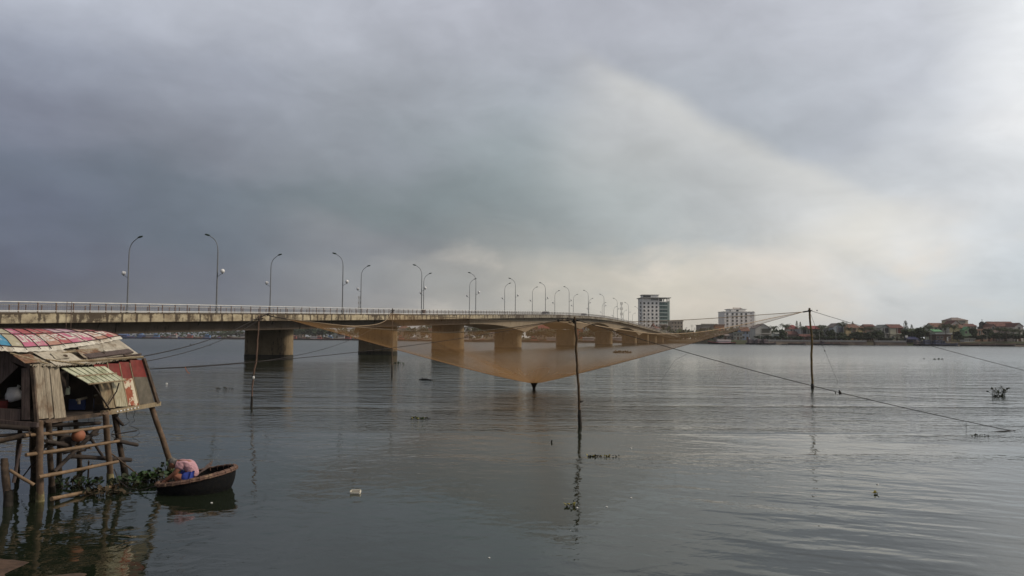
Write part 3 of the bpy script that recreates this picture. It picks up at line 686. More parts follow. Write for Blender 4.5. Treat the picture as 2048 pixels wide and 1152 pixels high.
# grey corrugated roof: sheets lie on the roof plane, ripples run down the slope
def corrugated(poly_top,poly_bot,off,mt,name,par,jag=.03,per=.075,amp=.016,n=None,th=.006):
    Lg=(poly_bot[-1]-poly_bot[0]).length; n=n or int(Lg/per*6); rows_=10; vs=[]
    def along(P,t_): return sample(P,t_)
    for j in range(rows_+1):
        for i in range(n+1):
            t_=i/n; a=along(poly_top,t_); b=along(poly_bot,t_); jj=jag*mnoise.noise(Vector((t_*Lg*5,3.1,off*9)))
            p=a.lerp(b,j/rows_+(jj if j==rows_ else 0)); p=p+rn*(off+amp*math.sin(t_*Lg/per*2*math.pi)+.02*mnoise.noise(Vector((t_*Lg*1.5,j*.35,1))))
            vs.append(p)
    fs=[(j*(n+1)+i,j*(n+1)+i+1,(j+1)*(n+1)+i+1,(j+1)*(n+1)+i) for j in range(rows_) for i in range(n)]
    mb=MB(); mb.add(vs,fs,0,True); mb.add([v-rn*th for v in vs],[f_[::-1] for f_ in fs],0,True)
    return mb.obj(name,mt,par)
m_tin=mat('grey_corrugated_sheet',(.36,.32,.25),.75,.3,6,col2=(.16,.115,.075),f=(.48,.66)); m_tin2=mat('pale_corrugated_sheet',(.46,.42,.35),.75,.22,6,col2=(.22,.165,.11),f=(.52,.68))
rid=lambda a: L(a,1.25,3.40)
corrugated([rid(-.12),rid(2.0),rid(4.25)],[roof(63,731),roof(125,732.5),roof(190,727),roof(240,720)],.0,m_tin,'roof_sheet',hut,.07)
corrugated([L(2.6,.9,3.3),L(4.35,.9,3.3)],[roof(178,729),roof(284,716)],.02,m_tin2,'roof_sheet',hut,.08)
corrugated([roof(60,705),roof(120,700)],[roof(112,733),roof(176,729)],.03,m_tin2,'roof_sheet',hut,.06)
MB().slab([rid(-.1),rid(4.2),L(4.2,2.5,2.75),L(-.1,2.5,2.75)],.02).obj('rear_roof_slope',m_tin,hut)
mb=MB(); a,b=roof(172,713,.06),roof(262,701.5,.06); mb.beam(a,b,.16,.025,0,up=rn); mb.obj('loose_board',m_dplank,hut)
mb=MB(); a,b=roof(140,724,.05),roof(286,714,.05); mb.beam(a,b,.04,.04,0,up=rn); mb.obj('eave_batten',m_tan,hut)
mb=MB(); a,b=roof(215,717,.05),roof(282,708,.05); mb.beam(a,b,.03,.03,0,up=rn); mb.obj('eave_batten',m_stilt,hut)
# painted banner roof on top
NA,NB=15,3
ed_f=[roof(-40,693,.10),roof(0,697,.10),roof(50,700.5,.10),roof(110,697,.09),roof(170,688,.09),roof(210,682,.09),roof(246,674,.10)]
ed_b=[L(-1.0,1.35,3.40),L(.5,1.3,3.42),L(1.6,1.28,3.43),L(2.8,1.26,3.44),L(3.9,1.2,3.43)]
def bn(u,v,off=0.):   # u along, v 0 ridge..1 front
    a=sample(ed_b,u); b=sample(ed_f,u); p=a.lerp(b,v); return p+rn*(.05*math.sin(math.pi*v)+off+.012*mnoise.noise(Vector((u*22,v*3,0))))
def flk(name,c,c2,f=(.56,.62)): return mat(name,c,.6,.12,9,col2=c2,f=f)
mp=[flk('blue_banner_paint',(.06,.24,.38),(.45,.52,.52),(.50,.60)),flk('khaki_banner_paint',(.40,.36,.25),(.5,.46,.38)),flk('pink_banner_paint',(.48,.14,.22),(.50,.40,.35),(.49,.60)),flk('red_banner_paint',(.38,.095,.10),(.45,.34,.27),(.52,.62)),flk('lilac_banner_paint',(.46,.25,.34),(.50,.40,.38),(.5,.6)),flk('salmon_banner_paint',(.40,.21,.16),(.46,.37,.29),(.48,.58)),flk('aqua_banner_paint',(.18,.40,.42),(.42,.42,.38))]
low=[0,0,0,1,2,2,5,3,2,2,5,3]; upr=[6,6,1,1,2,3,3,3,4,4,5,3]
def u_of(px): # column on the front edge
    return min((abs(proj(sample(ed_f,k/400))[0]-px),k/400) for k in range(401))[1]
us=[0,u_of(-18),u_of(8),u_of(31),u_of(54),u_of(80),u_of(105),u_of(130),u_of(154),u_of(178),u_of(203),u_of(225),1.0]
mb=MB()
for i in range(len(us)-1):
    for (v0,v1,tab) in ((0,.36,upr),(.36,.90,low)):
        n1,n2=4,4; o_=len(mb.v); g=[bn(lerp(us[i],us[i+1],a/n1),lerp(v0,v1,b/n2)) for b in range(n2+1) for a in range(n1+1)]
        mb.add(g,[(b*(n1+1)+a,b*(n1+1)+a+1,(b+1)*(n1+1)+a+1,(b+1)*(n1+1)+a) for b in range(n2) for a in range(n1)],tab[i],True)
ban=mb.obj('painted_roof_banner',mp,hut)
m_bat=mat('dark_roof_batten',(.055,.035,.035),.8,.3,6)
for u in us:
    du=random.uniform(-.012,.012); MB().tube([bn(min(1,max(0,u+du*(v/8-.4)+random.uniform(-.002,.002))),v/8,.008) for v in range(9)],random.choice((.005,.008,.011)),5).obj('roof_batten',m_bat,ban)
for v in (.0,.36,.90): MB().tube([bn(k/30,v,.01) for k in range(31)],.010,5).obj('roof_batten',m_bat,ban)
m_rag=mat('ragged_white_sheet',(.55,.52,.45),.8,.2,6,col2=(.30,.24,.18),f=(.5,.7)); mb=MB(); vv=[]
for k in range(121):
    u=k/120; vv+= [bn(u,.90,-.005), bn(u,1.0+.03*mnoise.noise(Vector((u*40,0,0))),-.02)-Vector((0,0,.02+.02*abs(mnoise.noise(Vector((u*25,2,0))))))]
mb.add(vv,[(2*k,2*k+2,2*k+3,2*k+1) for k in range(120)],0,True); mb.obj('banner_hem',m_rag,ban)
m_letter=mat('white_banner_lettering',(.66,.62,.56),.7,.12,16,col2=(.48,.28,.28),f=(.56,.68))
LET={'U':['1001','1001','1001','1001','1111'],'N':['1001','1101','1011','1001','1001'],'S':['1111','1000','1111','0001','1111'],'E':['1111','1000','1110','1000','1111'],'L':['1000','1000','1000','1000','1111'],'A':['1111','1001','1111','1001','1001'],'I':['11','11','11','11','11'],'M':['10101','11111','10101','10101','10001'],'K':['1001','1010','1100','1010','1001']}
mb=MB(); seq=[(4,'U',.12,.50),(4,'N',.54,.95),(5,'S',.06,.44),(5,'I',.5,.62),(5,'N',.66,.96),(6,'K',.06,.44),(6,'E',.5,.9),(7,'N',.1,.5),(7,'E',.56,.92),(8,'L',.12,.62),(8,'A',.66,1.0),(9,'N',.10,.55),(9,'I',.68,.84),(10,'E',.14,.5),(10,'S',.55,.9),(11,'M',.12,.8)]
for c_,ch,f0,f1 in seq:
    G=LET[ch]; w_=len(G[0]); mb=MB(); seen={}
    for r_,rw in enumerate(G):
        for k,bit in enumerate(rw):
            if bit=='1':
                ua,ub=lerp(us[c_],us[c_+1],f0+(f1-f0)*k/w_),lerp(us[c_],us[c_+1],f0+(f1-f0)*(k+1.02)/w_)
                va,vb=.41+.062*r_,.41+.062*(r_+1.02)
                mb.add([bn(ua,va,.004),bn(ub,va,.004),bn(ub,vb,.004),bn(ua,vb,.004)],[(0,1,2,3)])
    mb.obj('letter',m_letter,ban)
# stilts and bars
def log(name,pts,r,mt,par=hut,n=8,foot=None):
    P=[]; 
    for a,b in zip(pts,pts[1:]):
        for k in range(5): P.append(a.lerp(b,k/5)+Vector((random.uniform(-1,1),random.uniform(-1,1),0))*.008)
    P.append(pts[-1]); rr=r if isinstance(r,list) else [r,r*.9]
    o=MB().tube(P,[lerp(rr[0],rr[-1],i/(len(P)-1))*random.uniform(.93,1.07) for i in range(len(P))],n).obj(name,mt,par)
    return o
def down(p,q): # extend below the water
    d=(q-p).normalized(); return q+d*.5
ST=[ # (top px,py,Y, bottom px, radius, material)
 (79,842,15.8,80,1003,.075,m_stiltl),(66,846,16.3,71,960,.10,m_stilt),(97,842,16.0,104,985,.07,m_stilt),
 (211,826,17.7,221,962,.075,m_stiltl),(228,822,18.6,250,948,.075,m_stilt),(303,812,20.0,343,932,.085,m_stiltl),
 (120,842,17.9,118,950,.07,m_stilt),(152,842,18.4,160,942,.065,m_stilt),(40,846,18.2,34,950,.06,m_stilt),(-20,842,16,-22,1000,.08,m_stilt)]
for (tx,ty,Y,bx,by,r_,mt) in ST:
    b=onwater(bx,by); a=at(tx,ty,Y); r_*=.84; log('stilt',[a,down(a,b)],[r_,r_*1.12],mt)
    d=(a-b).normalized()
    MB().tube([b-d*.1,b+d*.12,b+d*.22],[r_*1.28,r_*1.25,r_*1.12],9).obj('algae_foot',m_algae if mt is m_stiltl else m_wetwood,hut)
BA=[(50,871,15.6,223,852,17.7,.045),(52,910,15.65,238,882,17.8,.045),(78,954,15.75,236,923,17.85,.048),(102,998,15.9,243,969,18.0,.05),(60,851,16.4,200,846,18.0,.06),(92,892,16.2,195,868,18.2,.05),(105,868,16.6,180,880,18.3,.045),(230,880,18.6,275,890,19.4,.06),(230,832,18.6,246,850,18.8,.05)]
for (x0,y0,Ya,x1,y1,Yb,r_) in BA:
    a,b=at(x0,y0,Ya),at(x1,y1,Yb); r_*=.82; log('crossbar',[a,a.lerp(b,.5)+Vector((0,0,random.uniform(-.02,.02))),b],[r_,r_*.85],m_bam if y0 in (871,910,954,998) else m_dark)
log('brace',[at(108,944,16.6),at(195,858,18.2)],[.04,.05],m_dark); log('brace',[at(172,862,18.0),at(205,912,18.3)],[.03,.03],m_dark)
log('brace',[at(138,912,17.5),at(262,920,18.9)],[.045,.05],m_dark); log('brace',[at(92,882,16.),at(140,892,17.)],[.04,.05],m_dark)
log('side_pole',[at(-30,850,15.6),at(60,858,15.7)],[.05,.05],m_dark); log('side_pole',[at(-20,886,15.5),at(62,868,15.7)],[.05,.05],m_stilt)
rs=random.Random(21)
for k in range(12):     # thin tangled struts
    xa=rs.uniform(60,235); ya=rs.uniform(850,930); Yz=16.0+(xa-60)/170*2.2+rs.uniform(0,.9); a=at(xa,ya,Yz); b=at(xa+rs.uniform(-50,60),ya+rs.uniform(-25,70),Yz+rs.uniform(-.1,.6)); log('thin_strut',[a,b],[rs.uniform(.012,.026)]*2,rs.choice([m_dark,m_stilt,m_bam]),n=6)
for k in range(7):      # rope ends and creeper hanging from the floor beams
    xa=rs.uniform(62,300); Yz=16.0+(xa-60)/240*4; a=at(xa,842-(xa-60)*.12,Yz); pts=[a+Vector((rs.uniform(-.03,.03)*q,rs.uniform(-.02,.02),-.10*q)) for q in range(rs.randint(4,9))]; MB().tube(pts,.007,4).obj('rope_end',m_rope,hut)
m_rust2=mat('rust_sheet',(.16,.085,.05),.85,.35,9,col2=(.30,.25,.19),f=(.45,.6))
for (qa,qb,qc,qd,mm) in (((150,700),(192,697),(214,711),(168,716),m_rust2),((26,711),(60,708),(88,724),(50,727),m_rust2),((206,700),(236,699),(252,706),(222,710),m_tin2),((100,706),(124,704),(140,716),(112,719),m_tin)):
    pp=[roof(*q_,.045+rs.uniform(0,.02)) for q_ in (qa,qb,qc,qd)]; MB().slab(pp,.008).obj('roof_patch',mm,hut)
cl=MB(); vv=[]
for i_ in range(9):        # torn cloth hanging in the opening
    for j_ in range(7): p_=wall(120+i_*3.6,742+j_*8,-.10); vv.append(p_+E2*(-.03*math.sin(i_*1.3+j_*.4))+Vector((0,0,-.02*(i_%3)*(j_/6))))
cl.add(vv,[(i_*7+j_,i_*7+j_+1,(i_+1)*7+j_+1,(i_+1)*7+j_) for i_ in range(8) for j_ in range(6) if not (i_>5 and j_>3)],0,True); cl.obj('hanging_cloth',m_dark,hut)
for (x0,y0,x1,y1) in ((20,706,95,727),(118,706,196,698),(92,719,168,728),(228,706,283,712)):
    mb=MB(); mb.tube([roof(x0,y0,.05),roof((x0+x1)/2,(y0+y1)/2,.065),roof(x1,y1,.05)],.016,6); mb.obj('roof_stick',rs.choice([m_dplank,m_tan]),hut)
for px,py in ((60,706),(130,712),(205,706),(250,712)):
    mb=MB(); c_=roof(px,py,.06); mb.ball(c_,(.06,.05,.035),0,8,6); mb.obj('roof_stone',m_stilt,hut)
log('crossbar',[at(88,906,16.3),at(170,900,18.0)],[.03,.03],m_dark); log('crossbar',[at(-10,872,15.6),at(75,866,15.9)],[.03,.03],m_dark)
# objects in and under the hut
bg_=thing('white_sack','knotted white plastic sack inside the dark hut by its near gable opening','sack',L(.35,.45,1.62))
mb=MB(); mb.ball(gab(28,790,-.45),(.16,.14,.15)); 
for v in mb.v: v+=Vector((mnoise.noise(v*7),mnoise.noise(v*7+Vector((5,0,0))),mnoise.noise(v*7+Vector((0,9,0)))))*.045
sk_=mb.obj('sack_body',mat('white_plastic_sack',(.62,.62,.64),.5,.12,7),bg_)
MB().tube([gab(33,778,-.45),gab(36,774,-.45),gab(38,772,-.45)],[.05,.02,.04],7).obj('knot',m_white,sk_)
rc=thing('red_bucket','dark red bucket on the hut floor at the near gable','bucket',L(.35,.75,1.62))
c0=gab(3,812,-.35); MB().tube([c0-Vector((0,0,.12)),c0+Vector((0,0,.12))],[.09,.12],14,smooth=True).obj('bucket_body',m_red,rc); MB().tube([c0+Vector((.12*math.cos(t_),.12*math.sin(t_),.12)) for t_ in [i*math.pi/8 for i in range(17)]],.01,5).obj('rim',m_dark,rc)
bc=thing('blue_crate','dark blue plastic crate in the hut opening under the awning','crate',L(1.3,.6,1.62))
c1=hit(163,816,L(0,.45,2),E2); mb=MB(); mb.box(c1,(.35,.42,.04)); 
for sx,sy,dx,dy in ((-.17,0,.02,.42),(.17,0,.02,.42),(0,-.2,.35,.02),(0,.2,.35,.02)): mb.box(c1+Vector((sx,sy,.11)),(dx,dy,.2))
mb.obj('crate_body',mat('blue_plastic',(.04,.06,.16),.5,.1,3),bc)
jr=thing('glass_jar','greenish jar hanging in the hut opening beside the corner planks','jar',L(1.,.3,2.1))
c2=hit(134,781,L(0,.3,2),E2); MB().tube([c2-Vector((0,0,.09)),c2-Vector((0,0,.07)),c2+Vector((0,0,.06)),c2+Vector((0,0,.09))],[.05,.06,.06,.04],10).obj('jar_body',mat('cloudy_glass',(.35,.38,.30),.3,.1,4),jr)
MB().tube([c2+Vector((0,0,.09)),c2+Vector((0,0,.5))],.006,4).obj('hanger',m_rope,jr)
hb=thing('net_winch','pale wooden winch bar inside the hut opening','winch',L(1.8,.4,2.))
MB().tube([hit(154,800,L(0,.25,2),E2),hit(193,791,L(0,.25,2),E2)],.03,8).obj('bar',m_plank,hb); MB().tube([hit(158,797,L(0,.25,2),E2),hit(158,808,L(0,.25,2),E2)],.035,8).obj('crank',m_plank,hb)
ob=thing('orange_float','round faded orange float wedged between the crossbars under the hut','float',at(155,873,16.9))
MB().ball(at(157,871,16.9),.135).obj('ball',mat('faded_orange_plastic',(.26,.10,.055),.6,.2,6),ob); MB().tube([at(148,883,16.95),at(128,884,17.)],[.09,.13],9).obj('bundle',m_dark,ob)
t_=thing('mooring_post','stout wooden post standing alone in the water at the left edge','post',onwater(13,1012))
a=at(8,917,onwater(15,1012).y); b=onwater(16,1012); log('shaft',[a,at(10,935,b.y),down(a,b)],[.065,.075],m_stilt,t_)
MB().tube([b-Vector((0,0,.1)),b+Vector((0,0,.3))],[.09,.08],9).obj('wet_foot',m_wetwood,t_)
t_=thing('slanting_stick','thin bamboo stick slanting from the lone post to the nearest stilt','stick',at(20,940,15.6)); log('shaft',[at(19,940,15.5),at(68,970,15.7)],[.03,.035],m_bam,t_)
t_=thing('hanging_stick','short dark reddish stick hanging beside the lone post','stick',at(40,890,15.7)); log('shaft',[at(42,888,15.7),at(27,965,15.7)],[.028,.035],m_dplank,t_)
rope('mooring rope drooping from the hut stilts to the round boat',[at(228,938,17.9),at(237,960,17.6),at(255,976,17.3),at(280,981,17.1),at(312,972,16.9)],.012)

# ---------------------------------------------------------------- basket boat
bc_=onwater(393,991); bc_.z=0; BR=.79
CB=Vector((at(394,960,bc_.y+BR*.9).x,bc_.y+BR*.9,0))
boat=thing('basket_boat','round dark tarred basket boat with a worn pale rim floating beside the hut','boat',CB)
m_tar=mat('black_tar_weave',(.006,.007,.009),.8,.5,40,bump=.01,spec=.12,col2=(.014,.013,.012)); m_rim=mat('worn_bamboo_rim',(.15,.09,.068),.8,.4,14,bump=.01,col2=(.30,.21,.14),f=(.54,.66)); m_rim.name='worn_bamboo_rim'
def rimz(ph): return .30+.145*math.cos(ph-.1)      # tips up to the right, down to the left
def hull(u,ph,k=1.):  # u 0 bottom .. 1 rim
    r=BR*k*(1-(1-u)**2.6)**.55; z=-.34+(rimz(ph)+.34)*u**1.1
    return CB+Vector((r*math.cos(ph),r*math.sin(ph)*1.02,z))
nu=56; nv=14; vs=[]; vi=[]
for j in range(nv+1):
    for i in range(nu): ph=2*math.pi*i/nu; vs.append(hull(j/nv,ph)); p=hull(j/nv,ph,.955); p.z+=.025; vi.append(p)
fs=[(j*nu+i,j*nu+(i+1)%nu,(j+1)*nu+(i+1)%nu,(j+1)*nu+i) for j in range(nv) for i in range(nu)]
mb=MB(); mb.add(vs,fs,0,True); mb.add(vi,[f_[::-1] for f_ in fs],0,True); mb.obj('hull',m_tar,boat)
mb=MB()
for ring,(dr,dz,rr) in enumerate(((.0,.0,.026),(-.03,.018,.02),(.022,-.03,.016))):
    mb.tube([hull(1,2*math.pi*i/nu)+Vector((dr*math.cos(2*math.pi*i/nu),dr*math.sin(2*math.pi*i/nu),dz+.006*math.sin(i*2.3))) for i in range(nu+1)],rr,6)
for i in range(0,nu,2):
    ph=2*math.pi*i/nu; c_=hull(1,ph); e=Vector((math.cos(ph),math.sin(ph),0))
    mb.tube([c_+e*.035-Vector((0,0,.045)),c_+e*.045,c_+Vector((0,0,.045))-e*.01,c_-e*.05,c_-e*.045-Vector((0,0,.05))],.008,4)
mb.obj('rim',m_rim,boat)
MB().beam(hull(.55,2.75,.95),hull(.55,.4,.95),.16,.025).obj('thwart',m_dplank,boat)
pd=thing('paddle','wooden paddle lying across the boat behind the person, blade over the rim','paddle',CB+Vector((.0,.3,.3)))
pa_,pb_=at(394,950,CB.y+.2),at(424,926,CB.y+.55)
mb=MB(); mb.tube([pa_+(pa_-pb_)*.9,pa_,pb_],.017,7); mb.obj('shaft',m_dplank,pd)
d=(pb_-pa_).normalized(); mb=MB(); sd_=Vector((0,.6,.8)); mb.slab([pb_-d*.30+sd_*.02,pb_-d*.2+sd_*.075,pb_+sd_*.07,pb_-sd_*.05,pb_-d*.2-sd_*.055,pb_-d*.3-sd_*.02],.018); mb.obj('blade',m_dplank,pd)
# person
def skin_mesh(name,joints,edges,mt,parent,sub=2):
    me=bpy.data.meshes.new(name); off=Vector((0,0,0)); p=parent
    while p is not None: off+=p.location; p=p.parent
    keys=list(joints); me.from_pydata([tuple(Vector(joints[k][0])-off) for k in keys],[(keys.index(a),keys.index(b)) for a,b in edges],[]); me.update()
    o=bpy.data.objects.new(name,me); C.objects.link(o); sk=o.modifiers.new('skin','SKIN'); sk.use_smooth_shade=True
    if not me.skin_vertices: me.attributes
    lay=me.skin_vertices[0] if me.skin_vertices else None
    for i,k in enumerate(keys):
        r=joints[k][1]; r=(r,r) if not isinstance(r,tuple) else r; lay.data[i].radius=r; lay.data[i].use_root=(i==0)
    s_=o.modifiers.new('sub','SUBSURF'); s_.levels=sub; s_.render_levels=sub
    dg=bpy.context.evaluated_depsgraph_get(); dg.update(); nm=bpy.data.meshes.new_from_object(o.evaluated_get(dg)); nm.name=name
    o.modifiers.clear(); o.data=nm; nm.materials.clear(); nm.materials.append(mt); o.parent=parent
    for pl in nm.polygons: pl.use_smooth=True
    return o
m_skin=mat('tanned_skin',(.30,.13,.085),.55,.08,6); m_shirt=mat('faded_pink_shirt',(.52,.30,.34),.85,.16,11,bump=.05); m_short=mat('blue_shorts',(.04,.07,.34),.8,.12,9); m_hair=mat('grey_black_hair',(.07,.065,.065),.8,.5,40,col2=(.18,.17,.16))
PY=CB.y-.02
def P(px,py,dy=0.): return at(378+(px-378)*1.06,960+(py-960)*1.08-1.5,PY+dy)
per=thing('person','person in pink t-shirt and blue shorts bent forward in the round boat','person',Vector((P(378,965).x,PY,.12)))
J={'pelvis':(P(381,961),(.15,.13)),'waist':(P(384,948),(.135,.12)),'chest':(P(380,934),(.15,.135)),'shoulders':(P(367,927),(.12,.10)),'neck':(P(357,929),.056),'nape':(P(352,931),.056),
 'sl':(P(362,932,-.17),.062),'el':(P(353,948,-.20),.048),'wl':(P(335,963,-.14),.034),
 'sr':(P(362,932,.17),.062),'er':(P(350,950,.22),.046),'wr':(P(333,962,.16),.032),
 'hl':(P(378,964,-.11),.10),'kl':(P(349,951,-.16),.066),'al':(P(362,970,-.13),.042),'tl':(P(356,972,-.14),.036),
 'hr':(P(378,964,.11),.10),'kr':(P(348,951,.18),.066),'ar':(P(362,968,.15),.042),'tr':(P(355,970,.15),.036)}
E=[('pelvis','waist'),('waist','chest'),('chest','shoulders'),('shoulders','neck'),('neck','nape'),('shoulders','sl'),('sl','el'),('el','wl'),('shoulders','sr'),('sr','er'),('er','wr'),('pelvis','hl'),('hl','kl'),('kl','al'),('al','tl'),('pelvis','hr'),('hr','kr'),('kr','ar'),('ar','tr')]
body=skin_mesh('body',J,E,m_skin,per,2)
SJ={'w0':(P(385,957),(.150,.14)),'w1':(P(386,946),(.15,.135)),'c':(P(380,933),(.165,.14)),'s':(P(366,926.5),(.138,.122)),'sl':(P(363,931,-.175),.082),'el':(P(358,943,-.20),.066),'sr':(P(363,931,.175),.082),'er':(P(356,943,.21),.066)}
skin_mesh('shirt',SJ,[('w0','w1'),('w1','c'),('c','s'),('s','sl'),('sl','el'),('s','sr'),('sr','er')],m_shirt,per,2)
TJ={'p':(P(381,959),(.165,.15)),'hl':(P(374,957,-.13),.125),'kl':(P(362,954,-.15),.095),'hr':(P(374,963,.12),.115),'kr':(P(362,957,.165),.09)}
skin_mesh('shorts',TJ,[('p','hl'),('hl','kl'),('p','hr'),('hr','kr')],m_short,per,2)
# head: face turned down and to the left
hc=P(349,931,0); mb=MB(); mb.ball((0,0,0),(.092,.076,.115),0,20,14)
for v in mb.v:
    if v.z<-.02: v.x*=1-.25*min(1,(-.02-v.z)/.1); v.y*=1-.28*min(1,(-.02-v.z)/.1)
mb.ball((-.092,0,-.015),(.016,.012,.022),0,8,6); mb.tube([(-.088,-.02,-.055),(-.094,0,-.052),(-.088,.02,-.055)],.006,5)
for s_ in (-1,1): mb.ball((0.005,s_*.078,-.005),(.02,.010,.03),0,8,6); mb.ball((-.082,s_*.030,.012),(.014,.014,.009),0,8,6)
HM=Matrix.Rotation(R(-48),3,'Y')
mb.v=[HM@v+hc for v in mb.v]; hd=mb.obj('head',m_skin,per)
mb=MB(); mb.ball((.012,0,.022),(.100,.086,.112),0,20,14); keep=[]
vv=mb.v; mb2=MB(); mb2.v=[HM@(v*(1+.05*mnoise.noise(v*30)))+hc for v in vv]
for f_,mi,sm in zip(mb.f,mb.m,mb.sm):
    c_=sum((vv[i] for i in f_),Vector())/len(f_)
    if c_.z>.045 or (c_.x>.0 and c_.z>-.05): mb2.f.append(f_); mb2.m.append(0); mb2.sm.append(True)
mb2.obj('hair',m_hair,per)
for w_,s_ in ((J['wl'][0],-1),(J['wr'][0],1)):
    hd_=Vector((-1,0,-.45)).normalized(); sdv=Vector((0,1,0)); mb=MB()
    mb.tube([w_,w_+hd_*.03,w_+hd_*.085],[.026,.034,.030],8)
    for k,ln in enumerate((.062,.075,.07,.055)):
        b0_=w_+hd_*.075+sdv*(-.03+.02*k); b1_=b0_+hd_*ln*.5; b2_=b1_+(hd_+Vector((0,0,-.9))).normalized()*ln*.5; mb.tube([b0_,b1_,b2_],[.010,.009,.007],6)
    th0=w_+hd_*.03+sdv*(-s_*.03); mb.tube([th0,th0+hd_*.03+sdv*(-s_*.02),th0+hd_*.06+sdv*(-s_*.015)+Vector((0,0,-.015))],[.012,.010,.008],6)
    mb.obj('hand',m_skin,per)

# ---------------------------------------------------------------- water plants and litter
m_leaf=mat('hyacinth_leaf',(.022,.048,.012),.55,.5,12,spec=.35,col2=(.05,.085,.02),f=(.5,.75)); m_stem=mat('brown_stem',(.05,.036,.02),.8,.3,9); m_yel=mat('yellowing_leaf',(.28,.24,.06),.7,.3,9); m_dleaf=mat('dark_weed',(.03,.035,.02),.8,.3,9)
def leafy(mb,c,w,h,n,size,mi_fn,rnd,mb_st=None,yf=.6):
    for k in range(n):
        a=rnd.uniform(0,6.28); r=math.sqrt(rnd.random()); x=c.x+w*r*math.cos(a); y=c.y+w*yf*r*math.sin(a); hh=h*rnd.uniform(.15,1.)*(1-.5*r)
        p=Vector((x,y,max(.015,hh))); s=size*rnd.uniform(.6,1.3); yw=rnd.uniform(0,6.28); tl=rnd.uniform(-.1,1.1)
        M=Matrix.Rotation(yw,3,'Z')@Matrix.Rotation(tl,3,'X')
        sh=[(-.35,0),(-.5,.5),(-.3,.95),(0,1.1),(.3,.95),(.5,.5),(.35,0)]
        q=[p+M@Vector((a_*s,b_*s,.12*s*math.sin(b_*3))) for a_,b_ in sh]
        mb.add(q,[tuple(range(7))],mi_fn(rnd))
        if mb_st is not None and k%2==0: mb_st.tube([Vector((c.x+(x-c.x)*.7,c.y+(y-c.y)*.7,-.03)),p],.008,4)
def plant(name,label,c,w,h,n,size,mats,seed,cat='water plant',group=None,stem=m_stem,yf=.6):
    rnd=random.Random(seed); t_=thing(name,label,cat,(c.x,c.y,0),group)
    mb=MB(); st=MB(); leafy(mb,c,w,h,n,size,lambda r_: r_.randrange(len(mats)),rnd,st,yf); mb.obj('leaves',mats,t_); st.obj('stems',stem,t_); return t_
G='water hyacinth clumps among the stilts'
plant('water_hyacinth','lush green hyacinth clump between the leaning stilt and the round boat',onwater(318,962),.46,.32,120,.09,[m_leaf,m_leaf,m_dleaf,m_leaf],1,group=G)
plant('water_hyacinth','green hyacinth clump left of the leaning stilt, behind the drooping rope',onwater(283,964),.38,.26,90,.09,[m_leaf],2,group=G)
plant('water_hyacinth','hyacinth clump right behind the foot of the pale middle stilt',onwater(248,972),.35,.22,60,.09,[m_leaf,m_dleaf],3,group=G)
plant('water_hyacinth','dark low weed clump at the centre under the hut',onwater(150,972),.55,.20,90,.09,[m_dleaf,m_leaf],4,group=G)
plant('water_hyacinth','dark weed clump under the low front crossbar of the hut',onwater(205,990),.5,.14,70,.09,[m_dleaf,m_stem],5,group=G)
plant('water_hyacinth','hyacinth sprigs just behind the head of the person in the boat',onwater(345,938),.3,.25,26,.09,[m_leaf,m_dleaf],6,group=G)
wc=plant('weed_clump','dark leafy weed sprouting high out of the water at the far right',onwater(1997,793),.36,.02,24,.09,[m_dleaf],7)
rnd=random.Random(9); c_=onwater(1997,793); t_=wc; mb=MB(); lv=MB()
for k in range(26):
    a=rnd.uniform(-1,1); h_=rnd.uniform(.25,.62); x0=c_.x+rnd.uniform(-.3,.3); y0=c_.y+rnd.uniform(-.2,.2)
    pts=[Vector((x0,y0,-.05)),Vector((x0+a*.12,y0,h_*.5)),Vector((x0+a*.38,y0+rnd.uniform(-.1,.1),h_*(1-.2*abs(a))))]
    mb.tube(pts,.012,4); leafy(lv,pts[2],.06,.0,2,.11,lambda r_:0,rnd)
    for v in lv.v[-14:]: v.z+=pts[2].z-.03
mb.obj('stems',m_dleaf,t_); lv.obj('leaves',m_dleaf,t_)
plant('floating_weed','small floating weed tuft left of the net reflection, yellowish',onwater(840,838),.36,.06,40,.075,[m_dleaf,m_yel,m_leaf],11)
plant('floating_weed','flat strip of dark and yellow weed right of the nearest pole reflection',onwater(1207,913),.46,.012,60,.045,[m_dleaf,m_dleaf,m_yel,m_stem],12,yf=.12)
plant('floating_weed','pale leafy weed floating by the wavering reflection of the nearest pole',onwater(1141,1013),.10,.07,16,.06,[m_yel,m_leaf],13)
plant('floating_weed','yellow leaf scrap floating alone at the lower right',onwater(1752,988),.05,.05,5,.06,[m_yel],14)
plant('floating_weed','big dark weed raft seen through the net near the right side',onwater(1244,706),2.2,.35,150,.35,[m_dleaf,m_stem],15)
plant('floating_weed','green twig floating beside the thin far net pole',onwater(796,729),.75,.30,26,.22,[m_leaf,m_dleaf],16)
plant('floating_weed','brown weed line left of the left net pole foot',onwater(452,777),.62,.03,40,.07,[m_dleaf,m_stem],17,yf=.4)
plant('floating_weed','distant dark weed speck right of the right net pole',onwater(1848,718),.22,.2,8,.15,[m_dleaf],18)
plant('floating_weed','distant long weed streak with a pale gap near the far right bank',onwater(1878,719),1.0,.10,30,.16,[m_dleaf],19)
plant('floating_weed','small dark twig crossing the anchor rope reflection at the right',onwater(1960,872),.35,.03,16,.05,[m_dleaf],20)
plant('floating_weed','left one of two tiny dark weeds on the far water left of the first pier',onwater(385,690),.9,.25,10,.28,[m_dleaf],22)
plant('floating_weed','right one of two tiny dark weeds on the far water left of the first pier',onwater(417,691.5),.8,.2,9,.28,[m_dleaf],23)
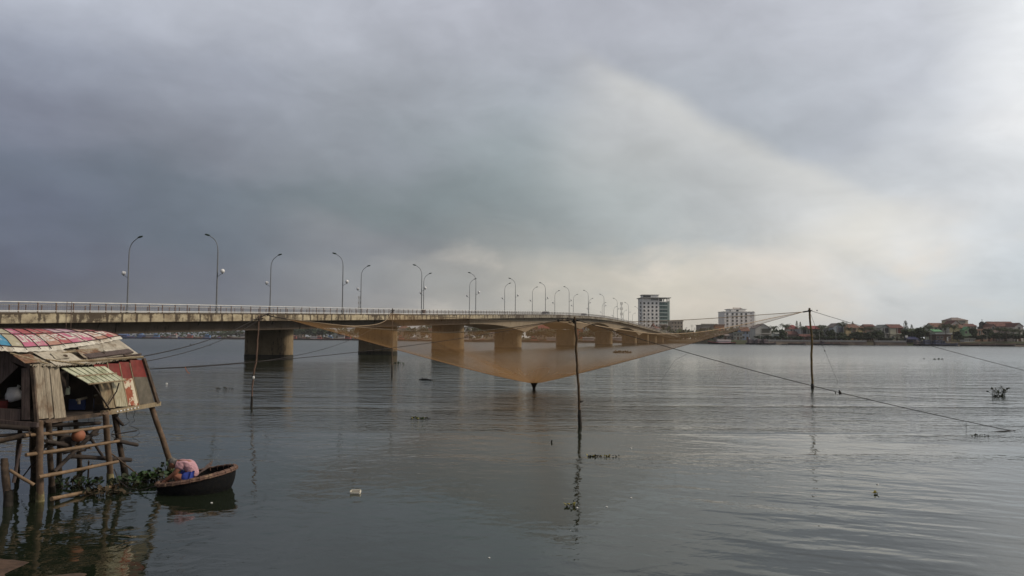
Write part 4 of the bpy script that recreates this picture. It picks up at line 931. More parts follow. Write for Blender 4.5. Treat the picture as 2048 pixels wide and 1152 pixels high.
lg=thing('drift_log','dark log floating low between the far pole and the net','log',onwater(852,761)); a,b=onwater(839,759),onwater(864,761); mb=MB(); mb.tube([a+Vector((0,0,.0)),a.lerp(b,.5)+Vector((0,0,.05)),b],[.05,.09,.07],8); mb.obj('trunk',m_wetwood,lg); MB().tube([a.lerp(b,.3)+Vector((0,0,.05)),a.lerp(b,.2)+Vector((0,0,.18))],.03,5).obj('branch_stub',m_wetwood,lg)
bt=thing('floating_stub','tiny dark stick poking out of the water between the net and the weed strip','stick',onwater(1103,884)); c_=onwater(1103,885); MB().tube([c_-Vector((0,0,.05)),c_+Vector((.01,0,.07))],.025,6).obj('shaft',m_wetwood,bt)
tr_=thing('foam_tray','white foam food box floating open in the dark water at lower centre','foam box',onwater(711,986)); c_=onwater(711,987)
mb=MB(); mb.box(c_+Vector((0,0,.015)),(.20,.13,.03)); mb.box(c_+Vector((0,.065,.05)),(.20,.015,.05)); mb.box(c_+Vector((0,-.065,.035)),(.20,.015,.03)); mb.box(c_+Vector((-.1,0,.04)),(.015,.13,.04)); mb.box(c_+Vector((.1,0,.04)),(.015,.13,.04))
mb.obj('box_body',mat('white_foam',(.70,.66,.56),.7,.08,6),tr_); MB().box(c_+Vector((0,0,.034)),(.17,.10,.01)).obj('brown_inside',m_stem,tr_)
for k,(x,y,lb) in enumerate(((1154,1016,'white fleck beside the pale weed under the pole reflection'),(1213,1014,'thin white sliver floating right of the pale weed'),(1262,996,'round white speck floating right of the pole reflection'),(1755,969,'tiny white speck above the yellow leaf scrap'),(333,767,'white speck on the water right of the hut wall'),(1262,897,'slim white sliver above the weed strip'),(423,1006,'white speck in the reflection of the round boat'),(978,1116,'white speck near the bottom edge at the centre'))):
    c_=onwater(x,y); s=c_.y*.0011*1.5; o=MB().ball((0,0,0),(s,s*.6,s*.45),0,8,6).obj('floating_scrap',m_white); o.location=c_+Vector((0,0,.004)); tag(o,lb,'litter','white litter floating on the river')
# ---------------------------------------------------------------- far bank: walls, houses, trees, boats
def PX(px,Y): return at(px,676,Y).x
def ZZ(px,py,Y): return at(px,py,Y).z
MC={}
def cm(name,rgb,rough=.85,var=.10,scale=.25,col2=None):
    k=(name,rgb)
    if k not in MC: MC[k]=mat(name,rgb,rough,var,scale,col2=col2,f=(.5,.75))
    return MC[k]
m_win=mat('dark_window_glass',(.025,.03,.035),.25,.1,1,spec=.5); m_frame=mat('window_frame_paint',(.45,.44,.42),.7,.1,1)
m_tile=mat('dull_red_roof_tiles',(.15,.065,.055),.8,.3,.8,col2=(.10,.06,.05),f=(.5,.7)); m_tile2=mat('orange_roof_tiles',(.18,.095,.07),.8,.3,.8,col2=(.12,.075,.06),f=(.5,.7)); m_tile3=mat('bright_red_roof_sheet',(.24,.06,.06),.7,.2,.8); m_groof=mat('grey_green_roof',(.19,.20,.19),.8,.15,.8); m_brroof=mat('grey_brown_roof',(.22,.18,.165),.8,.15,.8)
m_green=mat('green_roof_sheet',(.12,.30,.15),.7,.15,.8)
def face_win(t_,x0,x1,z0,z1,y,name='window',door=False):
    f_=MB(); w=.12
    f_.box(((x0+x1)/2,y-.04,z1+w/2),(x1-x0+2*w,.14,w)); f_.box(((x0+x1)/2,y-.06,z0-w/2),(x1-x0+3*w,.2,w))
    f_.box((x0-w/2,y-.04,(z0+z1)/2),(w,.14,z1-z0)); f_.box((x1+w/2,y-.04,(z0+z1)/2),(w,.14,z1-z0)); f_.box(((x0+x1)/2,y-.03,(z0+z1)/2),(w*.6,.10,z1-z0))
    o=f_.obj(name,m_frame,t_)
    MB().box(((x0+x1)/2,y-.012,(z0+z1)/2),(x1-x0,.03,z1-z0)).obj('pane',m_win,o)
def house(label,px0,px1,yr,ye,Y,wallc,roofm,kind='gable_side',dep=9,floors=2,loggia=None,wins=3,cat='house',name='house',base=GZ,wing=None,porch=None):
    x0,x1=PX(px0,Y),PX(px1,Y); xc=(x0+x1)/2; ze=ZZ((px0+px1)/2,ye,Y); zr=ZZ((px0+px1)/2,yr,Y); zr=max(zr,ze+.3)
    t_=thing(name,label,cat,(xc,Y,base)); wm_=cm('painted_wall',tuple(min(.8,c*1.15) for c in wallc)); w=x1-x0; h=ze-base
    ov=.45
    wb=MB()
    if kind=='flat':
        wb.box((xc,Y+dep/2,base-.4+(h+.4)/2),(w,dep,h+.4)); wb.obj('wall',wm_,t_)
        rb=MB(); rb.box((xc,Y+dep/2,ze+.14),(w+2*ov,dep+2*ov,.28)); rb.box((xc,Y-ov+.1,ze+.6),(w+2*ov,.12,.6)); rb.obj('roof',roofm,t_)
    else:
        wb.box((xc,Y+dep/2,base-.4+(h+.4)/2),(w,dep,h+.4))
        y0,y1=Y,Y+dep
        if kind=='gable_front':
            wb.add([(x0,y0,ze),(x1,y0,ze),(xc,y0,zr-.12),(x0,y1,ze),(x1,y1,ze),(xc,y1,zr-.12)],[(0,1,2),(3,5,4)])
            wb.obj('wall',wm_,t_); rb=MB(); sl=(zr-ze)/(w/2)
            for sg,xe in ((-1,x0-ov),(1,x1+ov)):
                rb.slab([(xc,y0-ov,zr),(xe,y0-ov,ze-ov*sl),(xe,y1+ov,ze-ov*sl),(xc,y1+ov,zr)] if sg<0 else [(xc,y1+ov,zr),(xe,y1+ov,ze-ov*sl),(xe,y0-ov,ze-ov*sl),(xc,y0-ov,zr)],-.14)
            rb.obj('roof',roofm,t_)
        elif kind=='gable_side':
            ym=(y0+y1)/2
            for xx in (x0,x1): wb.add([(xx,y0,ze),(xx,y1,ze),(xx,ym,zr-.12)],[(0,1,2)])
            wb.obj('wall',wm_,t_); rb=MB(); sl=(zr-ze)/(dep/2)
            rb.slab([(x0-ov,y0-ov,ze-ov*sl),(x1+ov,y0-ov,ze-ov*sl),(x1+ov,ym,zr),(x0-ov,ym,zr)],-.14); rb.slab([(x0-ov,ym,zr),(x1+ov,ym,zr),(x1+ov,y1+ov,ze-ov*sl),(x0-ov,y1+ov,ze-ov*sl)],-.14)
            rb.tube([(x0-ov,ym,zr+.12),(x1+ov,ym,zr+.12)],.14,6); rb.obj('roof',roofm,t_)
        else:  # hip
            wb.obj('wall',wm_,t_); rb=MB(); ym=(y0+y1)/2; r_=min(w*.28,dep*.5)
            a,b,c_,d=(x0-ov,y0-ov,ze),(x1+ov,y0-ov,ze),(x1+ov,y1+ov,ze),(x0-ov,y1+ov,ze); e,f_=(x0+r_,ym,zr),(x1-r_,ym,zr)
            rb.add([a,b,c_,d,e,f_],[(0,1,5,4),(1,2,5),(2,3,4,5),(3,0,4),(3,2,1,0)]); rb.tube([e,f_],.14,6); rb.obj('roof',roofm,t_)
    fh=h/floors
    for fl_ in range(floors):
        zb=base+fl_*fh
        if loggia and fl_==floors-1:
            a,b=PX(loggia[0],Y),PX(loggia[1],Y)
            MB().box(((a+b)/2,Y-.02,zb+fh*.52),(b-a,.06,fh*.78)).obj('loggia_recess',cm('loggia_shadow_wall',loggia[2] if len(loggia)>2 else (.07,.06,.055)),t_)  # thin panel on the wall face, recess shade put into its colour
            bal=MB(); bal.box(((a+b)/2,Y-.75,zb+.05),(b-a+.4,1.5,.16)); bal.box(((a+b)/2,Y-1.45,zb+.55),(b-a+.4,.08,.12)); 
            k=0
            while a+k*.35<b: bal.box((a+k*.35,Y-1.45,zb+.32),(.05,.05,.45)); k+=1
            for xx in (a,b): bal.box((xx,Y-1.4,zb+fh*.5),(.25,.25,fh))
            bal.obj('balcony',m_frame,t_)
        else:
            for k in range(wins):
                c_=x0+w*(k+.5)/wins; ww=min(.65,w/wins*.25)
                if fl_==0 and k==wins//2:
                    d_=MB(); d_.box((c_,Y-.03,zb+1.05),(ww*2,.08,2.1)); d_.obj('door',cm('door_paint',(.12,.07,.045)),t_)
                else: face_win(t_,c_-ww,c_+ww,zb+fh*.35,zb+fh*.35+min(1.3,fh*.45),Y)
        if fl_: MB().box((xc,Y-.05,zb),(w+.1,.14,.14)).obj('floor_band',m_frame,t_)
    if porch:
        a,b,yz,mt=PX(porch[0],Y),PX(porch[1],Y),ZZ(porch[0],porch[2],Y),porch[3]
        p_=MB().slab([(a,Y-3,yz-.35),(b,Y-3,yz-.35),(b,Y,yz),(a,Y,yz)],-.1).obj('porch_roof',mt,t_)
        q_=MB(); [q_.box((xx,Y-2.9,(yz+base)/2-.2),(.15,.15,yz-base)) for xx in (a+.15,b-.15)]; q_.obj('porch_post',m_frame,p_)
    return t_
def hy(px): return shoreY(px)+22
H=house
H('grey gable house with a brown roof and dark upper loggia, nearest the tall white hotel',1511,1543,647.5,656,hy(1525),(.46,.45,.43),m_brroof,'gable_front',12,2,(1522,1540,(.10,.10,.085)))
H('low pale blue house half hidden behind hedges',1551,1563,665,668,hy(1556),(.36,.42,.44),m_groof,'gable_side',8,1,wins=2)
H('white house with the brightest red roof, behind the brown shed',1580,1598,650,658,hy(1590)+12,(.52,.48,.44),m_tile3,'hip',10,3)
H('low house with a long dull red roof in front of the bright red roofed one',1573,1601,663,669,hy(1587),(.22,.17,.15),m_tile,'gable_side',9,1)
H('flat-roofed grey modern house with dark recessed upper floor',1600,1615,656.5,658,hy(1607),(.38,.39,.40),m_groof,'flat',9,2,(1603,1613,(.04,.045,.055)))
H('reddish brown low shed beside the tall right net pole',1602,1626,669,673,hy(1610)-8,(.17,.10,.085),m_tile,'gable_side',7,1)
H('dark green-grey house with pinkish red roof just right of the net pole',1618,1641,652,657.5,hy(1630),(.16,.16,.14),m_tile3,'gable_side',9,2)
H('weathered house with grey hipped roof among dark trees',1640,1658,650.5,656,hy(1650)+5,(.20,.20,.19),m_groof,'hip',9,2)
H('pale blue house with a steep grey gable behind a palm',1667,1688,646,653.5,hy(1678),(.38,.42,.47),m_brroof,'gable_front',11,2,(1674,1686,(.12,.13,.17)))
H('yellow house with a wide orange tiled roof and small turret roof',1692,1726,648,655.5,hy(1710),(.52,.40,.23),m_tile2,'hip',11,2,(1702,1712,(.10,.07,.06)))
H('small upper room with red roof standing between palms',1733,1750,649,652.5,hy(1740)+8,(.42,.30,.27),m_tile,'gable_side',8,3,wins=2)
H('grey house with grey-green gable and a white awning',1761,1781,649,655,hy(1770),(.30,.31,.31),m_groof,'gable_front',10,2,(1767,1779,(.07,.07,.075)),porch=(1767,1774,666,m_white))
H('cream narrow house with dark red gabled roof and red loggia',1781,1807,649,655.5,hy(1793),(.50,.48,.38),m_tile,'gable_side',11,2,(1793,1806,(.15,.05,.045)))
H('pale green-walled house under a long brownish red roof',1868,1904,646.5,654,hy(1886)+15,(.42,.44,.38),m_tile2,'gable_side',11,3,wins=4)
H('small green-roofed annex under the long brownish roof',1868,1884,659,663,hy(1876),(.30,.33,.28),m_green,'gable_side',8,1,wins=2)
H('tallest riverside villa with grey peaked roof and yellow side wall',1905,1937,635,640.5,hy(1920)+22,(.54,.50,.36),m_brroof,'hip',12,4,(1916,1932,(.22,.24,.22)))
H('white gable front with red roof below the grey peak',1903,1921,640.5,648,hy(1912)+12,(.50,.48,.47),m_tile,'gable_front',9,3,wins=1)
H('long red-roofed block right of the tallest villa',1936,1954,648,652.5,hy(1945)+16,(.48,.44,.38),m_tile,'gable_side',9,3)
H('yellow-walled house with orange red roof beside the green one',1918,1931,649.5,656,hy(1924),(.56,.47,.27),m_tile2,'gable_side',10,2,wins=2)
H('bright green house with green gable roof',1929,1944,653.5,659.5,hy(1936)-3,(.26,.40,.24),m_green,'gable_front',9,2,wins=2)
H('pinkish tan flat-roofed house below the bell tower',1950,1975,657,661,hy(1962),(.44,.29,.22),cm('tan_parapet',(.36,.22,.17)),'flat',10,2,(1958,1963))
H('long pink-walled school with red tiled roof at the far right',1986,2034,643.5,652.5,hy(2010)+10,(.40,.31,.29),m_tile,'gable_side',12,3,wins=7)
H('white gable end wing of the long school at the right edge',2031,2047,645.5,652,hy(2040)+4,(.50,.47,.45),m_tile,'gable_front',12,3,wins=1)
H('small pink annex with porch at the left end of the long school',1983,1991,648,651.5,hy(1987)+6,(.40,.28,.26),m_tile,'gable_front',8,3,wins=1)
H('brown open boathouse with a white roof edge on the bank',1872,1903,666.5,668.5,hy(1886)-12,(.13,.085,.075),m_white,'flat',7,1,wins=4,name='boathouse',cat='boathouse')
H('low white painted building behind the moored boats on the right bank',1929,1949,677.5,679.3,hy(1938)-14,(.56,.56,.54),m_groof,'flat',5,1,wins=5)
# bell tower
Y=hy(1965)+14; bx=PX(1965,Y); t_=thing('bell_tower','dark stepped church bell tower with an open arch and a cross','bell tower',(bx,Y,GZ)); m_bt=mat('dark_tower_plaster',(.10,.10,.105),.9,.2,1)
z1=ZZ(1965,655,Y); z2=ZZ(1965,650,Y); z3=ZZ(1965,645.5,Y); z4=ZZ(1965,642.2,Y); hw=PX(1971.5,Y)-bx
mb=MB(); mb.box((bx,Y,(GZ+z1)/2),(hw*2,3.6,z1-GZ)); mb.box((bx,Y,z1+.15),(hw*2.2,4,.3))
for s_ in (-1,1): mb.box((bx+s_*hw*.5,Y,(z1+z3)/2),(hw*.32,2.2,z3-z1)); mb.box((bx+s_*hw*.88,Y,(z1+z2)/2-.5),(hw*.3,2.4,z2-z1-1))
mb.box((bx,Y,z3-.25),(hw*1.3,2.2,.5)); mb.obj('tower_body',m_bt,t_)
MB().tube([(bx,Y,z3),(bx,Y,z3+.5),(bx,Y,z4-.3),(bx,Y,z4+.1)],[hw*.62,hw*.55,hw*.22,.05],10).obj('dome',m_bt,t_)
mb=MB(); mb.box((bx,Y,z4+.5),(.14,.14,1.3)); mb.box((bx,Y,z4+.75),(.75,.14,.14)); mb.obj('cross',m_bt,t_)
mb=MB(); mb.tube([(bx,Y,z3-.6),(bx,Y,z3-.9),(bx,Y,z3-1.5)],[.08,.35,.5],8); mb.obj('bell',m_bt,t_)
# tower hotel with green glass
Y=680.; t_=thing('hotel_tower','tall white hotel tower with square dark windows and a green glass bay','hotel',(PX(1313,Y),Y,GZ))
m_hw=mat('white_tower_wall',(.86,.84,.82),.8,.06,.2); m_gg=mat('green_tinted_glass',(.03,.09,.085),.2,.15,.4,spec=.6); m_rail=mat('pale_green_band',(.48,.55,.54),.7,.05,.3); m_slab=mat('grey_roof_slab',(.28,.29,.29),.8,.1,.4)
Xt=lambda px: PX(px,Y); Zt=lambda py: ZZ(1313,py,Y)
mb=MB(); x0,x1=Xt(1285),Xt(1319); mb.box(((x0+x1)/2,Y+9,(GZ+Zt(596))/2),(x1-x0,18,Zt(596)-GZ)); mb.obj('wall',m_hw,t_)
mb=MB(); x1b=Xt(1336); mb.box(((x1+x1b)/2+.02,Y+9.3,(GZ+Zt(603))/2),(x1b-x1-.04,17.4,Zt(603)-GZ)); mb.obj('wall',m_hw,t_)
mb=MB(); a,b=Xt(1336.4),Xt(1342.3); mb.box(((a+b)/2,Y+10.5,(GZ+Zt(602))/2),(b-a,15,Zt(602)-GZ)); mb.obj('side_bay',m_rail,t_); mb=MB(); a2=Xt(1339.5); mb.box(((a+a2)/2,Y+2.95,(Zt(647)+Zt(602))/2),(a2-a,.12,Zt(602)-Zt(647))); mb.obj('side_glass',m_gg,t_)
for py in (606.4,613.9,621.2,628.5,635.7,642.8,650.5):
    for px in (1288.7,1297.1,1305.3,1313.5):
        zc=Zt(py); xc=Xt(px); f_=MB().box((xc,Y-.03,zc),(1.5,.1,1.55)).obj('window',m_win,t_); MB().box((xc,Y-.12,zc-.86),(1.7,.25,.12)).obj('sill',m_frame,f_)
for i,py in enumerate((607.2,614.6,621.8,629.2,636.2,643.6)):
    zc=Zt(py); a,b=Xt(1319.2),Xt(1335.4); g_=MB().box(((a+b)/2,Y+.42,zc),(b-a,.3,2.45)).obj('glass_band',m_gg,t_)
    m_=MB(); [m_.box((a+(b-a)*k/5,Y+.25,zc),(.1,.06,2.45)) for k in range(6)]; m_.obj('mullion',m_frame,g_)
    MB().box(((a+b)/2,Y+.2,zc-1.55),(b-a+.2,.9,.62)).obj('balcony_band',m_rail,t_)
for py in (606,613.3,620.5,628,635,642): MB().box((Xt(1284.2),Y+6,Zt(py)),(.7,1.6,1.9)).obj('side_window',m_win,t_)
mb=MB(); a,b=Xt(1282.2),Xt(1342); mb.box(((a+b)/2,Y+8.2,Zt(595.6)),(b-a,21,.5)); mb.obj('roof_slab',m_slab,t_)
mb=MB(); a,b=Xt(1302),Xt(1317); mb.box(((a+b)/2,Y-.06,Zt(598.8)),(b-a,.14,1.7)); a,b=Xt(1319.3),Xt(1326); mb.box(((a+b)/2,Y+1.5,Zt(599.5)),(b-a,.3,2.6)); mb.obj('top_floor_glass',m_slab,t_)
mb=MB()
for px in (1328.5,1335.5,1339.5): mb.box((Xt(px),Y+1.2,Zt(599.3)),(.8,.8,Zt(596)-Zt(602.6)))
mb.obj('roof_column',m_hw,t_)
mb=MB(); a,b=Xt(1288),Xt(1320); mb.box(((a+b)/2,Y+9,Zt(592.4)),(b-a,9,Zt(589.6)-Zt(595))); p_=mb.obj('penthouse',m_hw,t_); MB().box(((Xt(1288.5)+Xt(1304))/2,Y+4.45,Zt(592.2)),(Xt(1304)-Xt(1288.5),.12,1.5)).obj('penthouse_glass',m_win,p_); MB().box(((a+b)/2,Y+9,Zt(589.2)),(b-a+1.2,10.4,.4)).obj('penthouse_roof',m_slab,p_)
mb=MB(); a,b=Xt(1319.5),Xt(1343.5); mb.box(((a+b)/2,Y-1.5,(GZ+Zt(649))/2),(b-a,3.2,Zt(649)-GZ)); p_=mb.obj('podium',cm('podium_wall',(.34,.31,.28)),t_)
mb=MB(); [mb.box((Xt(px),Y-3.14,Zt(652.5)),(1.5,.1,1.7)) for px in (1322,1326,1330,1334,1338,1341.5)]; mb.obj('podium_window',m_win,p_)
t_.rotation_euler=(0,0,R(3))
# small temple-like house before the tower
Y=600.; xc=PX(1311,Y); t_=thing('red_roofed_villa','small villa with stepped pointed red roofs in front of the hotel tower','house',(xc,Y,GZ))
zt=lambda py: ZZ(1311,py,Y)
MB().box((xc,Y+4,(GZ+zt(657))/2),(6.5,8,zt(657)-GZ)).obj('wall',cm('painted_wall',(.50,.42,.38)),t_)
mb=MB(); mb.tube([(xc,Y+4,zt(657)),(xc,Y+4,zt(654)),(xc,Y+4,zt(653))],[6.2,2.8,2.4],4,smooth=False); mb.tube([(xc-1,Y+4,zt(653)),(xc-1,Y+4,zt(648)),(xc-1,Y+4,zt(644.8))],[2.2,.8,.05],4,smooth=False); mb.obj('roof',m_tile,t_)
MB().box((xc+1,Y-.05,zt(657.5)),(1.,.12,1.)).obj('window',m_white,t_)
# second hotel
Y=640.; t_=thing('riverside_hotel','white mid-rise hotel with rows of paired dark windows and a stepped rooftop','hotel',(PX(1478,Y),Y,GZ))
Xt=lambda px: PX(px,Y); Zt=lambda py: ZZ(1478,py,Y)
a,b=Xt(1449),Xt(1509.5); MB().box(((a+b)/2,Y+8,(GZ+Zt(623.5))/2),(b-a,16,Zt(623.5)-GZ)).obj('wall',mat('lilac_white_wall',(.84,.82,.83),.8,.05,.2),t_)
MB().box(((a+b)/2,Y+8,Zt(623.3)),(b-a+.8,16.8,.35)).obj('cornice',m_hw,t_); MB().box(((a+b)/2,Y-.08,Zt(631.4)),(b-a,.2,.25)).obj('string_course',m_frame,t_)
for py in (628,634.8,641.5,648.3,655,662):
    for px in (1455,1465.7,1474.2,1483.7,1493):
        zc=Zt(py); xc=Xt(px); f_=MB().box((xc,Y-.04,zc),(1.45,.1,1.5)).obj('window',m_win,t_); q_=MB(); q_.box((xc,Y-.12,zc),(.08,.06,1.5)); q_.box((xc,Y-.15,zc-.85),(1.7,.3,.12)); q_.obj('sill',m_frame,f_)
    MB().box((Xt(1503),Y-.04,Zt(py-1)),(.65,.1,.75)).obj('small_window',m_win,t_)
a,b=Xt(1462),Xt(1495); MB().box(((a+b)/2,Y+8,Zt(620.6)),(b-a,10,Zt(618.3)-Zt(623.2))).obj('rooftop_room',m_hw,t_); MB().box(((a+b)/2,Y+8,Zt(618)),(b-a+1.8,11.5,.35)).obj('rooftop_slab',m_slab,t_)
MB().box((Xt(1478),Y+2.95,Zt(621.2)),(1.9,.1,1.3)).obj('window',m_win,t_); MB().box((Xt(1463.5),Y+2.95,Zt(621.6)),(.9,.1,1.1)).obj('window',m_win,t_)
sg=MB(); 
for k in range(9): sg.box((Xt(1469.5+k*1.95),Y+3,Zt(615.9)),(.52,.08,.62 if k else .95))
sg.box((Xt(1477.5),Y+3,Zt(617.2)),(Xt(1486)-Xt(1469),.08,.08)); sg.obj('rooftop_sign',cm('reddish_sign_letters',(.42,.24,.2)),t_); MB().tube([(Xt(1490),Y+8,Zt(617.6)),(Xt(1490),Y+8,Zt(616.2))],1.2,12).obj('water_tank',m_slab,t_)
MB().tube([(Xt(1510.6),Y-.4,GZ),(Xt(1510.6),Y-.4,Zt(626)),(Xt(1510),Y-.4,Zt(623.8)),(Xt(1506.5),Y-.4,Zt(622.6))],.2,6).obj('drain_pipe',m_frame,t_)
t_.rotation_euler=(0,0,R(3))
H('beige mid-rise block with rooftop hut just right of the hotel tower',1342.5,1366,640.5,643,640,(.33,.29,.24),cm('beige_slab',(.36,.34,.30)),'flat',12,5,wins=4)
H('wide flat grey warehouse with a low window strip',1403.5,1434,648,650,590,(.19,.20,.205),m_groof,'flat',18,2,wins=6,name='warehouse',cat='warehouse')
H('orange brown annex adjoining the grey warehouse',1431,1449,649.5,651,585,(.36,.15,.075),m_tile2,'flat',12,2,wins=2)
H('small blue-walled house under orange red roof before the white hotel',1483,1499,654.5,662,hy(1490)+18,(.25,.31,.42),m_tile2,'gable_side',9,2,wins=2)
H('low grey riverside shop below the white hotel',1467,1485,664,667,hy(1475),(.30,.29,.27),m_groof,'flat',8,2,wins=3)
H('low brown shop with dark openings behind the red and black boat',1433,1468,668.5,671.5,hy(1450),(.20,.17,.15),m_brroof,'gable_side',8,1,wins=5)
# under the bridge arches, seen through the net
H('hall with a huge dull red roof framed by the second arch',1066,1112,647,657,hy(1090)+25,(.36,.31,.26),m_tile3,'hip',20,2,wins=7,name='hall',cat='hall')
H('orange-red gabled building at the left of the third arch',1152,1166,652,659,hy(1160)+20,(.45,.15,.09),m_tile2,'gable_front',12,2,wins=1)
H('pale blue block framed by the third arch',1166,1178,650,652,hy(1172)+28,(.33,.47,.60),m_groof,'flat',12,3,wins=2)
H('white house framed by the fourth arch',1230,1243,659,663,hy(1236)+20,(.55,.54,.5),m_groof,'flat',10,2,wins=2)
H('small white house with two dark openings right of the third pier',930,943,651,655,hy(936)+26,(.5,.49,.46),m_groof,'flat',9,2,wins=2)
H('pale yellow house right of the small white house behind the bridge',976,996,663,667,hy(986)+20,(.42,.36,.27),m_brroof,'gable_side',9,1,wins=4)
H('arcaded pinkish house left of the third pier',856,874,656,661,hy(865)+25,(.42,.30,.25),m_tile,'gable_side',9,2,wins=3)
H('reddish-roofed house between second and third pier',796,818,652,657,hy(806)+25,(.42,.33,.27),m_tile2,'hip',9,2,wins=3)
H('pale house half behind trees between second and third pier',832,848,652,658,hy(840)+25,(.45,.43,.38),m_brroof,'gable_front',9,2,wins=2)
H('red-roofed house with a white awning among the far trees',622,640,659,663.5,hy(630)+30,(.33,.25,.22),m_tile3,'hip',9,2,wins=2,porch=(624,636,667,m_white))
H('grey shed among boats left of the second pier',664,684,662,665,hy(674)+24,(.33,.36,.33),m_groof,'gable_side',9,2,wins=3)
H('pinkish low house right of the first pier in the trees',586,606,664,668,hy(596)+24,(.33,.24,.2),m_brroof,'gable_side',9,1,wins=3)
for px,yt,nm in ((1243,604,'tall thin lattice phone mast with antenna panels right of the bridge crest'),(717,592,'small distant lattice mast showing above the bridge railing at the left')):
    Y=760.; x=PX(px,Y); zt_=ZZ(px,yt,Y); t_=thing('phone_mast',nm,'mast',(x,Y,GZ)); mb=MB()
    for sx,sy in ((-.7,-.5),(.7,-.5),(0,.7)): mb.tube([(x+sx,Y+sy,GZ),(x+sx*.55,Y+sy*.55,zt_)],.09,4)
    z=GZ
    while z<zt_-2: mb.tube([(x-.65,Y-.45,z),(x+.65,Y-.45,z+1.6)],.05,3); mb.tube([(x+.65,Y-.45,z),(x-.65,Y-.45,z+1.6)],.05,3); z+=1.6
    mb.obj('lattice',m_slab,t_)
    for k in range(3): mb=MB(); [mb.box((x+1.1*math.cos(a),Y+1.1*math.sin(a),zt_-1.4-k*5),(.4,.3,2.4)) for a in (0,2.1,4.2)]; mb.obj('antenna_panel',m_frame,t_)
for px,yt in ((1384,649),(1373,654),(1390,655)):
    Y=570.; x=PX(px,Y); t_=thing('power_pole',{1384:'tallest bare pole with crossarms in the gap between beige block and warehouse',1373:'bare pole nearest the beige block',1390:'short bare pole nearest the grey warehouse'}[px],'utility pole',(x,Y,GZ),'poles between the beige block and the warehouse')
    z=ZZ(px,yt,Y); MB().tube([(x,Y,GZ),(x,Y,z)],[.18,.1],6).obj('shaft',m_slab,t_); mb=MB(); mb.box((x,Y,z-.5),(2.2,.12,.14)); mb.box((x,Y,z-1.5),(1.8,.12,.14)); mb.obj('crossarm',m_slab,t_)
# embankment
m_wall=mat('brown_river_wall',(.16,.13,.105),.9,.25,.3,col2=(.09,.07,.06),f=(.45,.6)); m_cope=mat('pale_promenade_parapet',(.42,.40,.38),.85,.12,.3)
def bank(lbl,pa,pb,ztop,cope):
    mb=MB(); cb=MB(); prev=None; c0=(pa+pb)/2; t_=thing('river_wall',lbl,'river wall',(PX(c0,shoreY(c0)),shoreY(c0),0)); pts=[]
    for px in range(pa,pb+1,8): Y=shoreY(px)-3; pts.append((PX(px,Y),Y))
    n=len(pts)
    prof=[(0,-.6),(1.8,ztop-.9),(2.2,ztop-.9),(2.2,ztop),(3.2,ztop),(3.2,-.6)]
    def sw(prof,m_,nm):
        mb=MB(); vs=[Vector((x,y+a,z)) for x,y in pts for a,z in prof]; k=len(prof)
        mb.add(vs,[(i*k+j,i*k+(j+1)%k,(i+1)*k+(j+1)%k,(i+1)*k+j) for i in range(n-1) for j in range(k)]); mb.add(vs[:k],[tuple(range(k))[::-1]]); mb.add(vs[-k:],[tuple(range(k))]); return mb.obj(nm,m_,t_)
    sw(prof,m_wall,'sloped_wall')
    if cope: sw([(2.1,ztop-.75),(2.1,ztop+.22),(2.6,ztop+.22),(2.6,ztop-.75)],m_cope,'parapet')
bank('sloped brown river wall with pale parapet below the houses right of the hotel',1536,1742,2.65,True)
bank('section of brown river wall with pale parapet left of the moored boats',1752,1816,2.6,True)
bank('low dark broken river wall at the far right',1905,2500,1.5,False)
bank('low brown river wall behind the bridge arches',930,1290,1.6,False)
